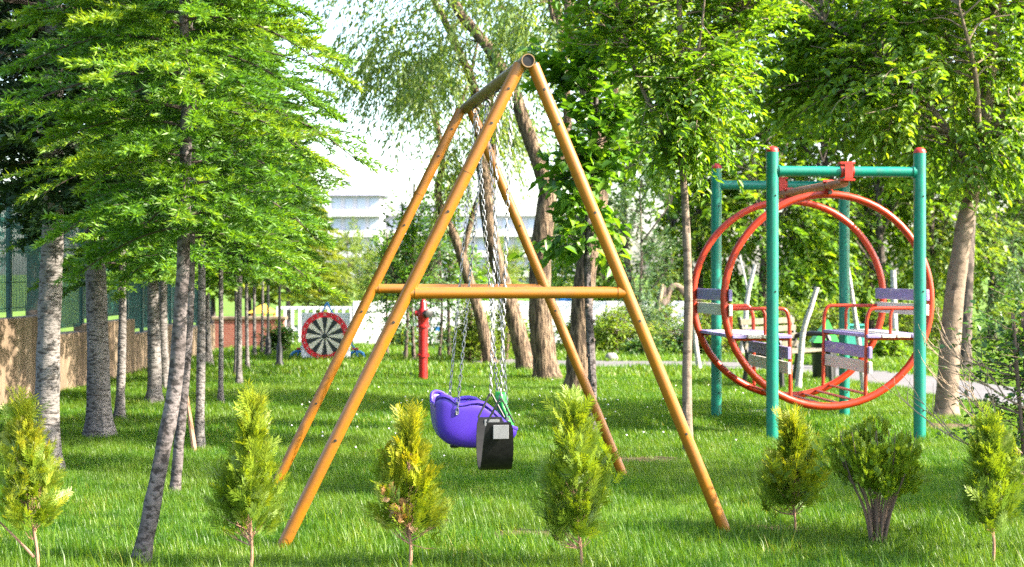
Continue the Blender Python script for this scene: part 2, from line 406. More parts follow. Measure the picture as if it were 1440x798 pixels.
# ================================================================== SETTING: ground, path
def ground_material():
    t = NT('lawn_soil_and_grass'); c = t.coord((1, 1, 1)); big = t.noise(c, .7, 4); mid = t.noise(c, 9, 5, .7); fine = t.noise(c, 70, 3, .7)
    col = t.mix(t.ramp(mid, [(.35, 0.0), (.65, 1.0)]), (.045, .10, .012), (.09, .165, .02))
    col = t.mix(t.ramp(big, [(.4, 0.0), (.65, .6)]), col, (.13, .19, .03))
    col = t.mix(t.ramp(fine, [(.55, 0.0), (.75, .55)]), col, (.045, .035, .018))
    return t.out(t.pbsdf(col, .95, t.bump(fine, .6, .02), spec=.1))
M['ground'] = ground_material()
mb = MB(); mb.add([(-900, -40, 0), (900, -40, 0), (900, 1600, 0), (-900, 1600, 0)], [(0, 1, 2, 3)])
tag(mb.ob('ground', M['ground'], smooth=False), kind='structure')
t = NT('grey_asphalt_path'); c = t.coord(); n1 = t.noise(c, 1.4, 5); n2 = t.noise(c, 120, 3, .8)
M['path'] = t.out(t.pbsdf(t.mix(.3, t.ramp(n1, [(.3, (.085, .078, .08)), (.7, (.12, .112, .113))]), t.ramp(n2, [(.3, (.055, .05, .052)), (.7, (.16, .152, .15))])), .85, t.bump(n2, .3, .004)))
t = NT('kerb_concrete'); n2 = t.noise(t.coord(), 30, 4); M['kerb'] = t.out(t.pbsdf(t.ramp(n2, [(.3, (.17, .16, .15)), (.7, (.26, .245, .23))]), .9))
PATH = np.array(smooth_line([(7.1, 6), (6.75, 10), (6.25, 14), (5.65, 17), (5.2, 19.3), (4.5, 21.6), (3.2, 23.05), (1.5, 23.35), (.2, 23.6), (-.6, 24.0)], 8))
PW = .74
def ribbon(line, off, z):
    V = []
    for i, p in enumerate(line):
        tt = unit(line[min(i + 1, len(line) - 1)] - line[max(i - 1, 0)]); nn = np.array([tt[1], -tt[0]])
        V.append((p[0] + nn[0] * off, p[1] + nn[1] * off, z))
    return V
a, b = ribbon(PATH, -PW, .012), ribbon(PATH, PW, .012); n = len(a)
mb = MB(); mb.add(a + b, [(i, i + 1, n + i + 1, n + i) for i in range(n - 1)])
path_o = tag(mb.ob('path', M['path'], smooth=False), kind='structure')
far = np.array(smooth_line([(14, 25.6), (9, 26.6), (6, 27.2), (3.8, 26.2), (3.3, 24.1)], 6))
a, b = ribbon(far, -.6, .008), ribbon(far, .6, .008); n = len(a)
mb = MB(); mb.add(a + b, [(i, i + 1, n + i + 1, n + i) for i in range(n - 1)])
tag(mb.ob('side_path', M['path'], smooth=False), kind='structure')

# ================================================================== concrete wall with fence (left)
t = NT('shadow_streaked_concrete'); c = t.coord((1, 1, 1)); n1 = t.noise(t.coord((2.4, 2.4, .3)), 1.6, 4); n2 = t.noise(c, 40, 5, .7)
col = t.ramp(n1, [(.36, (.07, .043, .024)), (.5, (.14, .095, .057)), (.65, (.21, .155, .102))])  # upright dark and pale streaks paint the tree shadows into the concrete
M['concrete'] = t.out(t.pbsdf(t.mix(.25, col, t.ramp(n2, [(.3, (.05, .035, .025)), (.7, (.2, .155, .115))])), .9, t.bump(n2, .4, .006)))
M['fence'] = plain('dark_teal_fence', (.008, .055, .055), .5)
M['wire'] = plain('green_wire', (.01, .07, .06), .5)
wall = thing('concrete_wall', 'tan concrete wall, tree shadow streaks in its colour, stepping up and down behind the larches', 'wall', (-5.3, 15, 0))
fence = thing('mesh_fence', 'dark teal post and wire mesh fence on top of the concrete wall', 'fence', (-5.3, 15, 0))
SEG = [(9.0, 11.4, .98), (11.4, 13.8, .96), (13.8, 17.55, .925), (17.55, 19.05, .68), (19.05, 21.3, .765), (21.3, 23.0, .545), (23.0, 25.0, .6), (25.0, 27.2, .5)]
for i, (y0, y1, h) in enumerate(SEG):
    q = MB(); q.box((-.11 - (i % 2) * .03, (y0 + y1) / 2 - 15, h / 2 - .05), (.22, y1 - y0 - .012, h + .1), bev=.012); q.ob('wall_panel', M['concrete'], wall, False)
    npan = max(1, round((y1 - y0) / 1.1))
    for k in range(npan):
        a = y0 + (y1 - y0) * k / npan + .06
        MB().box((-.13, a - 15, h + .72), (.055, .055, 1.5), bev=.006).ob('post', M['fence'], fence, False)
        q = MB(); w = (y1 - y0) / npan
        yy = a + .04
        while yy < a + w - .03:
            q.box((-.13, yy - 15, h + .74), (.010, .011, 1.36)); yy += .05
        for z in (.1, .38, .72, 1.06, 1.38): q.box((-.13, a + w / 2 - 15, h + z), (.008, w - .05, .010))
        tag(q.ob('wire_panel', M['wire'], fence, False), kind='stuff')

# ================================================================== far things
M['white'] = paint('white_sheet_wall', (.72, .72, .74), .6, dirt=.08)
M['bwhite'] = plain('white_render', (.50, .495, .52), .8)
M['bgrey'] = plain('pale_grey_render', (.33, .33, .38), .8)
M['roofg'] = plain('pale_violet_grey_roof', (.21, .21, .27), .7)
t = NT('hazed_window_glass'); M['glass'] = t.out(t.pbsdf((.27, .31, .40), .35))  # glass kept pale, haze of distance put into the colour
ws = thing('white_barrier', 'long low white sheet barrier at the far edge of the lawn', 'barrier', (-3, 29.6, 0))
x = -3.55
for k in range(2, 13):
    w = .62; q = MB(); q.box((x + k * w + w / 2 + 2.2, (k % 2) * .012, .43), (w - .008, .03, .86), bev=.004); q.ob('panel', M['white'], ws, False)
for k in range(2, 14): MB().box((x + k * .62 + 2.2, .06, .42), (.04, .05, .84)).ob('post', M['plate'], ws, False)
wl = thing('white_railing', 'low white slatted railing beside the dart target', 'railing', (-3.9, 29.9, 0))
for z in (.3, .72): MB().box((0, 0, z), (1.5, .03, .06)).ob('rail', M['white'], wl, False)
for k in range(11): MB().box((-.72 + k * .144, -.022, .38), (.05, .014, .74)).ob('slat', M['white'], wl, False)
# red brick wall
t = NT('far_red_brick'); br = t.n('ShaderNodeTexBrick'); t.l(t.coord((1, 1, 1)), br.inputs['Vector'])
br.inputs['Color1'].default_value = (.19, .045, .032, 1); br.inputs['Color2'].default_value = (.24, .065, .045, 1); br.inputs['Mortar'].default_value = (.26, .16, .12, 1); br.inputs['Scale'].default_value = 6
mpn = [q for q in t.t.nodes if q.type == 'MAPPING'][0]; mpn.inputs['Rotation'].default_value = (R(90), 0, 0)
M['brick'] = t.out(t.pbsdf(br.outputs['Color'], .9))
bw = thing('brick_wall', 'low red brick wall behind the row of thin larch trunks', 'wall', (-4.95, 28.6, 0))
MB().box((0, 0, .26), (1.3, .24, .54)).ob('masonry', M['brick'], bw, False); MB().box((0, 0, .56), (1.4, .30, .06), bev=.01).ob('coping', M['concrete'], bw, False)
# far buildings
def far_building(name, label, loc, w, dep, floors, fh, cols, roof):
    bl = thing(name, label, 'building', loc)
    for f in range(floors):
        z = f * fh
        MB().box((0, 0, z + fh / 2), (w, dep, fh - .02)).ob('storey', M['bgrey'], bl, False)
        MB().box((0, -dep / 2 - .7, z + .35), (w + .8, 1.4, .9)).ob('balcony', M['bwhite'], bl, False)
        for k in range(cols):
            wn_ = MB(); wn_.box((-w / 2 + (k + .5) * w / cols, -dep / 2 - .02, z + fh * .58), (w / cols * .62, .12, fh * .55)); wn_.ob('window', M['glass'], bl, False)
    if roof == 'hip':
        q = MB(); a, b, z = w / 2 + .8, dep / 2 + .8, floors * fh
        q.add([(-a, -b, z), (a, -b, z), (a, b, z), (-a, b, z), (-a * .35, 0, z + 2.2), (a * .35, 0, z + 2.2)], [(0, 1, 5, 4), (1, 2, 5), (2, 3, 4, 5), (3, 0, 4), (0, 3, 2, 1)]); q.ob('roof', M['roofg'], bl, False)
        MB().box((-.6, -1, floors * fh + 2.2), (.8, .8, 1.0)).ob('chimney', M['bwhite'], bl, False)
    else:
        MB().box((0, 0, floors * fh + .3), (w + 1.4, dep + 1.4, .6)).ob('roof', M['bwhite'], bl, False)
        MB().box((-w * .15, 1, floors * fh + 1.2), (w * .5, dep * .5, 1.3)).ob('roof_block', M['roofg'], bl, False)
    return bl
far_building('apartment_building', 'tall white far building with stacked round-edged balconies and hipped grey roof', (-22.3, 220, -2), 7.0, 9, 5, 2.9, 4, 'hip')
far_building('long_building', 'long low white far building with rows of bluish windows', (-5.5, 232, -2), 30, 12, 4, 3.0, 16, 'flat')

# ================================================================== dart target
dt = thing('dart_target', 'large round dart target on a square white board held by a blue stand', 'dart target', (at(458, 505, 24.6).x, 24.6, 0), R(-3))
M['dwhite'] = plain('board_white', (.62, .63, .72), .6); M['dred'] = plain('dart_red', (.62, .012, .03), .5)
M['dblack'] = plain('dart_black', (.018, .022, .03), .55); M['dcream'] = plain('dart_cream', (.66, .60, .53), .6); M['blue'] = paint('blue_paint', (.03, .20, .55), .4)
zc = .385
bd = MB().box((0, 0, zc + .005), (.80, .03, .74), bev=.004).ob('board', M['dwhite'], dt, False)
RX = Matrix.Rotation(R(90), 4, 'X')
MB().lathe([(.388, 0), (.392, .006), (.388, .012)], 48, Matrix.Translation((-.01, -.016, zc)) @ RX).ob('number_ring', M['dred'], dt, False)
me = {}
for k in range(20):
    mat = M['dblack'] if k % 2 == 0 else M['dcream']
    if k % 2 not in me:
        q = MB(); P2 = []
        for rr, aa in ((.03, -9), (.302, -9), (.306, -4.5), (.307, 0), (.306, 4.5), (.302, 9), (.03, 9)): P2.append((rr * math.sin(R(aa)), rr * math.cos(R(aa))))
        nn = len(P2); V = [(p[0], 0, p[1]) for p in P2] + [(p[0], .006, p[1]) for p in P2]
        q.add(V, [tuple(range(nn)), tuple(range(2 * nn - 1, nn - 1, -1))] + [(i, i + nn, (i + 1) % nn + nn, (i + 1) % nn) for i in range(nn)])
        me[k % 2] = q.mesh('sector', mat, False)
    link('sector', me[k % 2], dt, (-.01, -.033, zc), (0, R(18 * k), 0))
MB().lathe([(.045, 0), (.045, .006), (.02, .010)], 20, Matrix.Translation((-.01, -.034, zc)) @ RX).ob('bullseye', M['dblack'], dt)
for k, num in enumerate([20, 1, 18, 4, 13, 6, 10, 15, 2, 17, 3, 19, 7, 16, 8, 11, 14, 9, 12, 5]):
    cu = bpy.data.curves.new('number', 'FONT'); cu.body = str(num); cu.size = .052; cu.align_x = 'CENTER'; cu.align_y = 'CENTER'; cu.extrude = .001
    tmp = bpy.data.objects.new('tmp', cu); COL.objects.link(tmp); bpy.context.view_layer.update()
    mm = bpy.data.meshes.new_from_object(tmp.evaluated_get(bpy.context.evaluated_depsgraph_get())); bpy.data.objects.remove(tmp)
    mm.materials.clear(); mm.materials.append(M['bwhite'])
    A = R(18 * k); o = link('number', mm, dt)
    o.matrix_local = Matrix.Translation((-.01, -.0305, zc)) @ Matrix.Rotation(A, 4, 'Y') @ Matrix.Translation((0, 0, .348)) @ RX
for s in (-1, 1):
    lp = arc([(0, .14, .93), (s * .17, .10, .60), (s * .47, .16, .14), (s * .50, .18, .03)], .05)
    MB().tube(lp, .016, 8).ob('stand_leg', M['blue'], dt)
    ft = [(s * (.50 + .13 * math.cos(a)) - s * .02, .18, .02 + .11 * math.sin(a)) for a in np.linspace(0, math.pi, 10)]
    MB().tube(ft, .022, 8).ob('curved_foot', M['blue'], dt)
    MB().box((s * .45, .16, .17), (.12, .05, .035), bev=.008).ob('stand_tab', M['capred'], dt, False)

# ================================================================== hydrant
hy = thing('fire_hydrant', 'tall slim red pillar fire hydrant with black side outlet', 'hydrant', tuple(gp(595, 536)))
q = MB(); q.lathe([(.085, 0), (.06, .02), (.058, .31), (.058, .33)], 18); q.ob('lower_barrel', M['hyd'], hy)
q = MB(); q.lathe([(.06, .31), (.078, .315), (.078, .345), (.06, .35)], 18); q.ob('flange', M['hyd'], hy)
q = MB(); q.lathe([(.062, .34), (.06, .70), (.06, .72)], 18); q.ob('barrel', M['hyd'], hy)
q = MB(); q.lathe([(.06, .695), (.086, .70), (.086, .725), (.064, .735)], 18); q.ob('flange', M['hyd'], hy)
q = MB(); q.lathe([(.068, .73), (.068, .80), (.075, .83), (.075, .90), (.055, .94), (.045, .955), (.045, 1.02), (.03, 1.04), (.028, 1.065), (.01, 1.07)], 18); q.ob('head', M['hyd'], hy)
q = MB(); q.lathe([(.05, 0), (.05, .05), (.058, .055), (.058, .09), (.035, .10)], 16, Matrix.Translation((.035, -.04, .88)) @ Matrix.Rotation(R(35), 4, 'Z') @ RX); q.ob('outlet_cap', M['blackmetal'], hy)
q = MB(); q.lathe([(.04, 0), (.04, .05), (.03, .06)], 12, Matrix.Translation((-.05, 0, .88)) @ Matrix.Rotation(R(-90), 4, 'Y')); q.ob('side_outlet', M['hyd'], hy)
q = MB()
for k in range(8): A = k * math.pi / 4; q.box((.07 * math.cos(A), .07 * math.sin(A), .353), (.012, .012, .012))
q.ob('bolts', M['hyd'], hy, False)

# ================================================================== A-frame swing set
SW = Vector((-.16, 9.0, 0)); SWA = R(9.85)
sf = thing('swing_frame', 'ochre yellow tubular A-frame swing stand on the lawn', 'swing frame', tuple(SW), SWA)
HB, ZA = 1.116, 2.49; AX = .045
def leg_pt(s, y, z):
    foot = Vector((-.045 + s * 1.20, y, -.05)); top = Vector((AX + s * .035, y, ZA)); f = (z + .05) / (ZA + .05); return foot.lerp(top, f)
for y in (-HB, HB):
    for s in (-1, 1):
        lg = MB().tube([leg_pt(s, y, z) for z in (-.05, .6, 1.2, 1.8, ZA)], .033, 18).ob('leg', M['yellow'], sf)
        q = MB(); d = (leg_pt(s, y, 1) - leg_pt(s, y, 0)).normalized(); p = leg_pt(s, y, 1.93)
        q.tube([p - d * .006, p + d * .006], .0345, 18); q.ob('joint_ring', M['yellow'], lg)
        for z in (.55, 1.15, 1.72, 2.18, 2.36):
            p = leg_pt(s, y, z); MB().lathe([(.0075, 0), (.006, .004)], 8, Matrix.Translation(p + Vector((0, -.0325, 0))) @ RX).ob('bolt', M['blackmetal'], lg)
    a, b = leg_pt(-1, y, 1.30), leg_pt(1, y, 1.30)
    MB().tube([a, a.lerp(b, .5), b], .031, 18).ob('crossbar', M['yellow'], sf)
    for p, s in ((a, 1), (b, -1)): MB().tube([p + Vector((s * .036, 0, 0)), p + Vector((s * .052, 0, 0))], .034, 18).ob('weld_collar', M['yellow'], sf)
M['yellowdull'] = paint('swing_topbar_paint', (.17, .10, .035), .5, (.2, .12, .06), .66)
tb = MB()
n = 22; P0 = Vector((AX, -HB - .055, ZA + .015)); P1 = Vector((AX, HB + .055, ZA + .015))
V = []; F = []
for p, r in ((P0 + Vector((0, .25, 0)), .0305), (P0, .0305), (P0, .036), (P1, .036)):
    for j in range(n): A = 2 * math.pi * j / n; V.append(p + Vector((math.cos(A) * r, 0, math.sin(A) * r)))
for i in range(3):
    for j in range(n): F.append((i * n + j, i * n + (j + 1) % n, i * n + n + (j + 1) % n, i * n + n + j))
F.append(tuple(range(n))); F.append(tuple(3 * n + j for j in range(n)))
tb.add(V, F); tb.ob('top_bar', M['yellowdull'], sf)
MB().tube([P0 + Vector((0, .006, 0)), P0 + Vector((0, .02, 0))], .030, 16).ob('bore_shade', M['black'], sf)  # black disc stands in for the shade inside the open pipe end

# chain link shared mesh
def link_mesh():
    q = MB(); pts = []
    for k in range(10):
        A = 2 * math.pi * k / 10; pts.append((.0085 * math.cos(A), 0, .0085 * math.sin(A) + (.0125 if math.sin(A) > .05 else -.0125 if math.sin(A) < -.05 else 0)))
    q.tube(pts, .0031, 4, closed=True); return q.mesh('chain_link', M['steel'])
LINK = link_mesh(); PITCH = .0335
def chain(parent, a, b, sag=.0):
    a, b = Vector(a), Vector(b); L = (b - a).length; k = int(L / PITCH); d = (b - a).normalized()
    qt = d.to_track_quat('Z', 'X')
    for i in range(k + 1):
        p = a + d * (i * L / k)
        o = link('chain_link', LINK, parent, p); o.rotation_mode = 'QUATERNION'
        o.rotation_quaternion = qt @ Matrix.Rotation(R(90 * (i % 2) + 20), 3, 'Z').to_quaternion()
def hook(parent, p, z):
    q = MB(); q.tube([(p[0] + .020 * math.sin(A), p[1], p[2] + .020 * math.cos(A)) for A in np.linspace(0, 2 * math.pi, 12, endpoint=False)], .006, 6, closed=True)
    q.box((p[0], p[1], z + .012), (.022, .05, .03), bev=.004); q.ob('hanger', M['blackmetal'], parent)
def swy(t): return -HB + 2 * HB * t
ZT = ZA + .015 - .036
# belt swing (near)
bs = thing('belt_swing', 'black rubber belt swing seat on chains, empty, with steel end plates', 'swing', (SW.x, SW.y, 0), SWA)
bx, by = -.015, swy(.30); zb = .30
q = MB(); prof = []
hw = .155
for k in range(17):
    u = k / 16 * 2 - 1; yy = by + u * hw; zz = zb + .235 * abs(u) ** 2.6; prof.append((yy, zz))
prof = [(by - hw - .004, zb + .275)] + prof + [(by + hw + .004, zb + .275)]
def ribbon_solid(prof, x0, x1, th, waist):
    V = []; F = []; m = len(prof)
    for i, (yy, zz) in enumerate(prof):
        a = Vector(prof[max(i - 1, 0)]); b = Vector(prof[min(i + 1, m - 1)]); tn = (b - a).normalized(); nn = Vector((-tn.y, tn.x)) * th / 2
        u = abs(i / (m - 1) * 2 - 1); kk = 1 - waist * (u ** 6)
        xc = (x0 + x1) / 2; xa, xb = xc + (x0 - xc) * kk, xc + (x1 - xc) * kk
        V += [(xa, yy + nn.x, zz + nn.y), (xb, yy + nn.x, zz + nn.y), (xb, yy - nn.x, zz - nn.y), (xa, yy - nn.x, zz - nn.y)]
    for i in range(m - 1):
        for j in range(4): F.append((i * 4 + j, i * 4 + (j + 1) % 4, i * 4 + 4 + (j + 1) % 4, i * 4 + 4 + j))
    F += [(0, 3, 2, 1), tuple((m - 1) * 4 + j for j in range(4))]; return V, F
q.add(*ribbon_solid(prof, bx - .089, bx + .089, .014, .25)); q.ob('seat', M['black'], bs)
for s in (-1, 1):
    yp = by + s * (hw + .004); MB().box((bx + .008, yp + s * .011, zb + .222), (.088, .006, .078), bev=.002).ob('end_plate', M['plate'], bs, False)
    MB().box((bx + .008, yp - s * .011, zb + .226), (.088, .006, .07), bev=.002).ob('end_plate', M['plate'], bs, False)
    top = Vector((bx + .006, by + s * (hw + .022), zb + .40))
    tri = [(bx - .07, yp, zb + .272), tuple(top + Vector((-.006, 0, .006))), tuple(top + Vector((.006, 0, .006))), (bx + .082, yp, zb + .272)]
    MB().tube(arc(tri, .012, 4), .0062, 8).ob('triangle_bracket', M['blackmetal'], bs)
    hp = Vector((AX, swy(.30) + s * swy(.6) * 1.0, ZT - .03)); hp.y = swy(.2 if s < 0 else .4)
    hook(bs, hp, ZT); chain(bs, top + Vector((0, 0, .01)), hp + Vector((0, 0, -.02)))
# toddler swing (far)
ts = thing('toddler_swing', 'purple plastic toddler bucket swing with green front flap, on chains', 'swing', (SW.x, SW.y, 0), SWA)
tx, ty, tz = -.015, swy(.70), .335
def interp(x, xs, ys): return float(np.interp(x, xs, ys))
XS = [-.235, -.232, -.222, -.20, -.16, -.10, -.03, .05, .13, .19, .235, .262]
ZB = [.25, .17, .105, .058, .025, .008, 0, 0, .006, .02, .045, .075]
ZS = [.275, .298, .308, .315, .303, .258, .272, .266, .195, .138, .112, .10]
HW = [.125, .145, .158, .168, .175, .178, .178, .175, .168, .155, .135, .11]
V = []; F = []; m = len(XS); nu = 17
for i in range(m):
    for j in range(nu):
        u = j / (nu - 1) * 2 - 1; a = abs(u)
        # U section: flat bottom, rounded corner, upright side
        if a < .45: yy = a / .45 * .72; zz = 0
        elif a < .7: A = (a - .45) / .25 * math.pi / 2; yy = .72 + .28 * math.sin(A); zz = .28 * (1 - math.cos(A))
        else: yy = 1 + .04 * (a - .7) / .3; zz = .28 + .72 * (a - .7) / .3
        V.append((tx + XS[i], ty + math.copysign(yy, u) * HW[i], tz + ZB[i] + (ZS[i] - ZB[i]) * zz))
for i in range(m - 1):
    for j in range(nu - 1): F.append((i * nu + j, i * nu + j + 1, i * nu + nu + j + 1, i * nu + nu + j))
q = MB(); q.add(V, F); seat = q.ob('bucket_seat', M['purple'], ts)
so = seat.modifiers.new('thick', 'SOLIDIFY'); so.thickness = .022; so.offset = 0
ss = seat.modifiers.new('smooth', 'SUBSURF'); ss.levels = 2; ss.render_levels = 2
rim = [V[i * nu] for i in range(m - 1, -1, -1)] + [V[j] for j in range(1, nu - 1)] + [V[i * nu + nu - 1] for i in range(m)]
MB().tube(smooth_line([Vector(p) + Vector((0, 0, .004)) for p in rim], 2), .0135, 8).ob('rim', M['purple'], ts)
gv = []; gf = []
for i in range(9):
    u = i / 8 * 2 - 1
    for k, zz in enumerate((.07, .15, .24, .32)): gv.append((tx + .225 + .045 * (1 - u * u) - .03 * (zz > .2) - (zz - .07) * .1, ty + u * (.135 - .045 * (zz > .28)), tz + zz))
for i in range(8):
    for k in range(3): gf.append((i * 4 + k, i * 4 + 4 + k, i * 4 + 5 + k, i * 4 + 1 + k))
q = MB(); q.add(gv, gf); fl = q.ob('front_flap', M['green'], ts); fl.modifiers.new('thick', 'SOLIDIFY').thickness = .012
for s in (-1, 1):
    hp = Vector((AX, swy(.6 if s < 0 else .8), ZT - .03)); hook(ts, hp, ZT)
    for xx, zz, yy in ((-.118, .246, .178), (.20, .20, .145)):
        p = Vector((tx + xx, ty + s * yy, tz + zz - .03)); MB().lathe([(.012, 0), (.012, .006)], 10, Matrix.Translation(p + Vector((0, s * .012, 0))) @ Matrix.Rotation(R(-90 * s), 4, 'X')).ob('chain_bolt', M['plate'], ts)
        chain(ts, p + Vector((0, s * .02, .01)), hp + Vector((.004 if xx > 0 else -.004, 0, -.02)))
MB().box((tx - .11, ty, tz - .01), (.05, .06, .012), bev=.003).ob('drain_plate', M['blackmetal'], ts, False)

# ================================================================== ring swing (right)
CA = math.atan2(.20, 2.0)
cf = thing('teal_swing_stand', 'four teal posts with red caps and teal cross beams carrying the ring swing', 'swing frame', (2.705, 13.7, 0), CA)
for y in (-1, 1):
    for s in (-1, 1):
        x = s * .635
        po = MB().lathe([(.051, -.05), (.051, 2.42)], 18).ob('post', M['teal'], cf); po.location = (x, y, 0)
        MB().lathe([(.052, 2.415), (.052, 2.428), (.044, 2.447), (.025, 2.460), (.005, 2.464)], 18).ob('cap', M['capred'], po)
        for z in (.25, 1.25, 2.05): MB().lathe([(.008, 0), (.006, .005)], 8, Matrix.Translation((.015, -.05, z)) @ RX).ob('bolt', M['blackmetal'], po)
    MB().tube([(-.60, y, 2.255), (0, y, 2.255), (.60, y, 2.255)], .044, 16).ob('cross_beam', M['teal'], cf)
    for s in (-1, 1): MB().tube([(s * .585, y, 2.255), (s * .57, y, 2.255)], .052, 16).ob('collar', M['teal'], cf)
    cl = MB(); 
    for s in (-1, 1): cl.tube([(s * .045 - .012, y, 2.255), (s * .045 + .012, y, 2.255)], .051, 16)
    cl.box((0, y, 2.325), (.13, .07, .02), bev=.004); cl.box((0, y, 2.185), (.13, .07, .02), bev=.004); cl.box((0, y - .062, 2.255), (.07, .012, .12), bev=.003)
    cl.ob('clamp', M['capred'], cf)
MB().tube([(0, -.95, 2.165), (0, 0, 2.165), (0, .95, 2.165)], .038, 14).ob('carrier_beam', M['rustbeam'], cf)
rs = thing('ring_swing', 'face-to-face bench swing inside two large orange red rings', 'swing', (2.705, 13.7, 0), CA)
RC, RR, YN, YF = 1.165, .925, -.50, .72
for y in (YN, YF):
    MB().tube([(RR * math.cos(A), y, RC + RR * math.sin(A)) for A in np.linspace(0, 2 * math.pi, 64, endpoint=False)], .033, 12, closed=True).ob('ring', M['red'], rs)
    hb = MB(); hb.box((0, y, 2.13), (.07, .04, .06), bev=.006); hb.box((-.022, y - .025, 2.15), (.012, .012, .11)); hb.box((.022, y - .025, 2.15), (.012, .012, .11)); hb.tube([(0, y - .05, 2.112), (0, y + .05, 2.112)], .022, 10); hb.tube([(-.045, y, 2.2), (.045, y, 2.2)], .018, 8)
    hb.ob('hanger_bracket', M['capred'], rs)
    MB().lathe([(.02, 0), (.02, .02)], 10, Matrix.Translation((0, y - .055, 2.105)) @ RX).ob('bearing', M['blackmetal'], rs)
    for s in (-1, 1):
        xr = math.sqrt(RR ** 2 - .07 ** 2)
        MB().tube(arc([(s * xr, y, RC - .07), (s * .375, y, RC - .07), (s * .345, y, RC - .17), (s * .335, y, RC - .845)], .07), .0165, 10).ob('arm_rail', M['red'], rs)
        MB().tube(arc([(s * .84, y, RC - .335), (s * .34, y, RC - .335)], .02), .014, 8).ob('seat_bar', M['red'], rs)
        MB().tube(arc([(s * .585, y, RC - .07), (s * .56, y, RC - .12), (s * .56, y, RC - .335)], .04), .0145, 8).ob('arm_post', M['red'], rs)
ym, yl = (YN + YF) / 2, YF - YN
for s in (-1, 1):
    for k, xx in enumerate((.80, .665, .53, .395)):
        MB().box((s * xx, ym, RC - .312), (.12, yl + .10, .03), bev=.004).ob('seat_plank', M['plankp'] if k in (0, 3) else M['plankw'], rs, False)
    for zz, mt in ((.045, 'plankp'), (-.085, 'plankw')):
        xx = math.sqrt(RR ** 2 - zz ** 2) - .045
        MB().box((s * xx, ym, RC + zz), (.03, yl + .10, .10), bev=.004).ob('back_plank', M[mt], rs, False)
    for zz, mt in ((-.455, 'plankp'), (-.585, 'plankw')):
        MB().box((s * .362, ym, RC + zz), (.03, yl + .12, .105), bev=.004).ob('calf_plank', M[mt], rs, False)
for k in range(7):
    xx = -.39 + k * .13; MB().tube([(xx, YN, RC - math.sqrt(RR ** 2 - xx ** 2) + .01), (xx, YF, RC - math.sqrt(RR ** 2 - xx ** 2) + .01)], .0125, 8).ob('floor_bar', M['red'], rs)

# ================================================================== bench, bins, stone, posts
be = thing('park_bench', 'slatted wooden park bench with black curved end frames by the path', 'bench', (3.45, 18.9, 0), R(48))
for k in range(4): MB().box((0, .24 + k * .022, .50 + k * .10), (1.25, .03, .075), bev=.006).ob('back_slat', M['bench'], be, False)
for k in range(4): MB().box((0, -.20 + k * .115, .435), (1.25, .09, .032), bev=.006).ob('seat_slat', M['bench'], be, False)
for s in (-1, 1):
    q = MB(); x = s * .58
    q.tube(arc([(x, -.27, 0), (x, -.25, .40), (x, -.23, .63), (x, .05, .64), (x, .24, .60)], .10), .032, 8)
    q.tube(arc([(x, .28, 0), (x, .22, .38), (x, .34, .86)], .08), .030, 8); q.tube([(x, -.25, .40), (x, .23, .40)], .026, 8); q.ob('end_frame', M['blackmetal'], be)
gb = thing('litter_bin', 'black litter bin with a bright green peaked hood behind the bench', 'bin', (4.10, 19.9, 0))
MB().lathe([(.13, 0), (.15, .05), (.17, .50), (.17, .52)], 16).ob('body', M['blackmetal'], gb)
q = MB(); q.add([(-.17, -.17, .50), (.17, -.17, .50), (.17, .17, .50), (-.17, .17, .50), (.04, -.06, .80), (.04, .06, .80)], [(0, 1, 4), (1, 2, 5, 4), (2, 3, 5), (3, 0, 4, 5), (0, 3, 2, 1)]); q.ob('hood', M['green'], gb, False)
tb_ = thing('teal_bin', 'small teal box bin on a post beyond the bench', 'bin', (5.15, 22.9, 0))
M['tealbin'] = plain('pale_teal_plastic', (.03, .30, .22), .5)
MB().box((0, 0, .38), (.32, .28, .46), bev=.02).ob('box', M['tealbin'], tb_, False); MB().box((0, 0, .62), (.36, .32, .03), bev=.008).ob('lid', M['tealbin'], tb_, False); MB().box((0, .12, .10), (.05, .05, .24)).ob('post', M['blackmetal'], tb_, False)
def rock(name, label, loc, r, seed):
    rd = random.Random(seed); q = MB(); V = []; F = []; nu, nv = 12, 7
    for i in range(nv):
        th = math.pi * i / (nv - 1)
        for j in range(nu):
            ph = 2 * math.pi * j / nu; k = 1 + rd.uniform(-.08, .08)
            V.append((r[0] * k * math.sin(th) * math.cos(ph), r[1] * k * math.sin(th) * math.sin(ph), r[2] * k * math.cos(th) + r[2] * .3))
    for i in range(nv - 1):
        for j in range(nu): F.append((i * nu + j, i * nu + nu + j, i * nu + nu + (j + 1) % nu, i * nu + (j + 1) % nu))
    q.add(V, F); o = q.ob(name, M['kerb']); o.location = loc; return tag(o, label, 'stone')
rock('boulder', 'rounded grey boulder lying at the far edge of the path', (at(860, 510, 24.4).x, 24.4, 0), (.11, .10, .10), 3)
rock('flat_stone', 'flat pale stone in the grass under the ring swing', (2.55, 15.2, .0), (.22, .12, .03), 5)
def lamp(label, p):
    t = thing('lamp_post', label, 'lamp post', p)
    MB().lathe([(.075, 0), (.07, .05), (.05, .10), (.045, .30), (.03, .34), (.022, .40), (.02, 2.5), (.03, 2.52)], 10).ob('pole', M['blackmetal'], t)
    MB().lathe([(.05, 2.52), (.10, 2.75), (.11, 2.80), (.02, 2.92)], 8).ob('lantern', M['blackmetal'], t)
lamp('slender black lamp post with thick base in front of the dark round shrub', tuple(gp(393, 517)))
lamp('slender black lamp post farther back behind the thin larch trunks', tuple(gp(377, 503)))
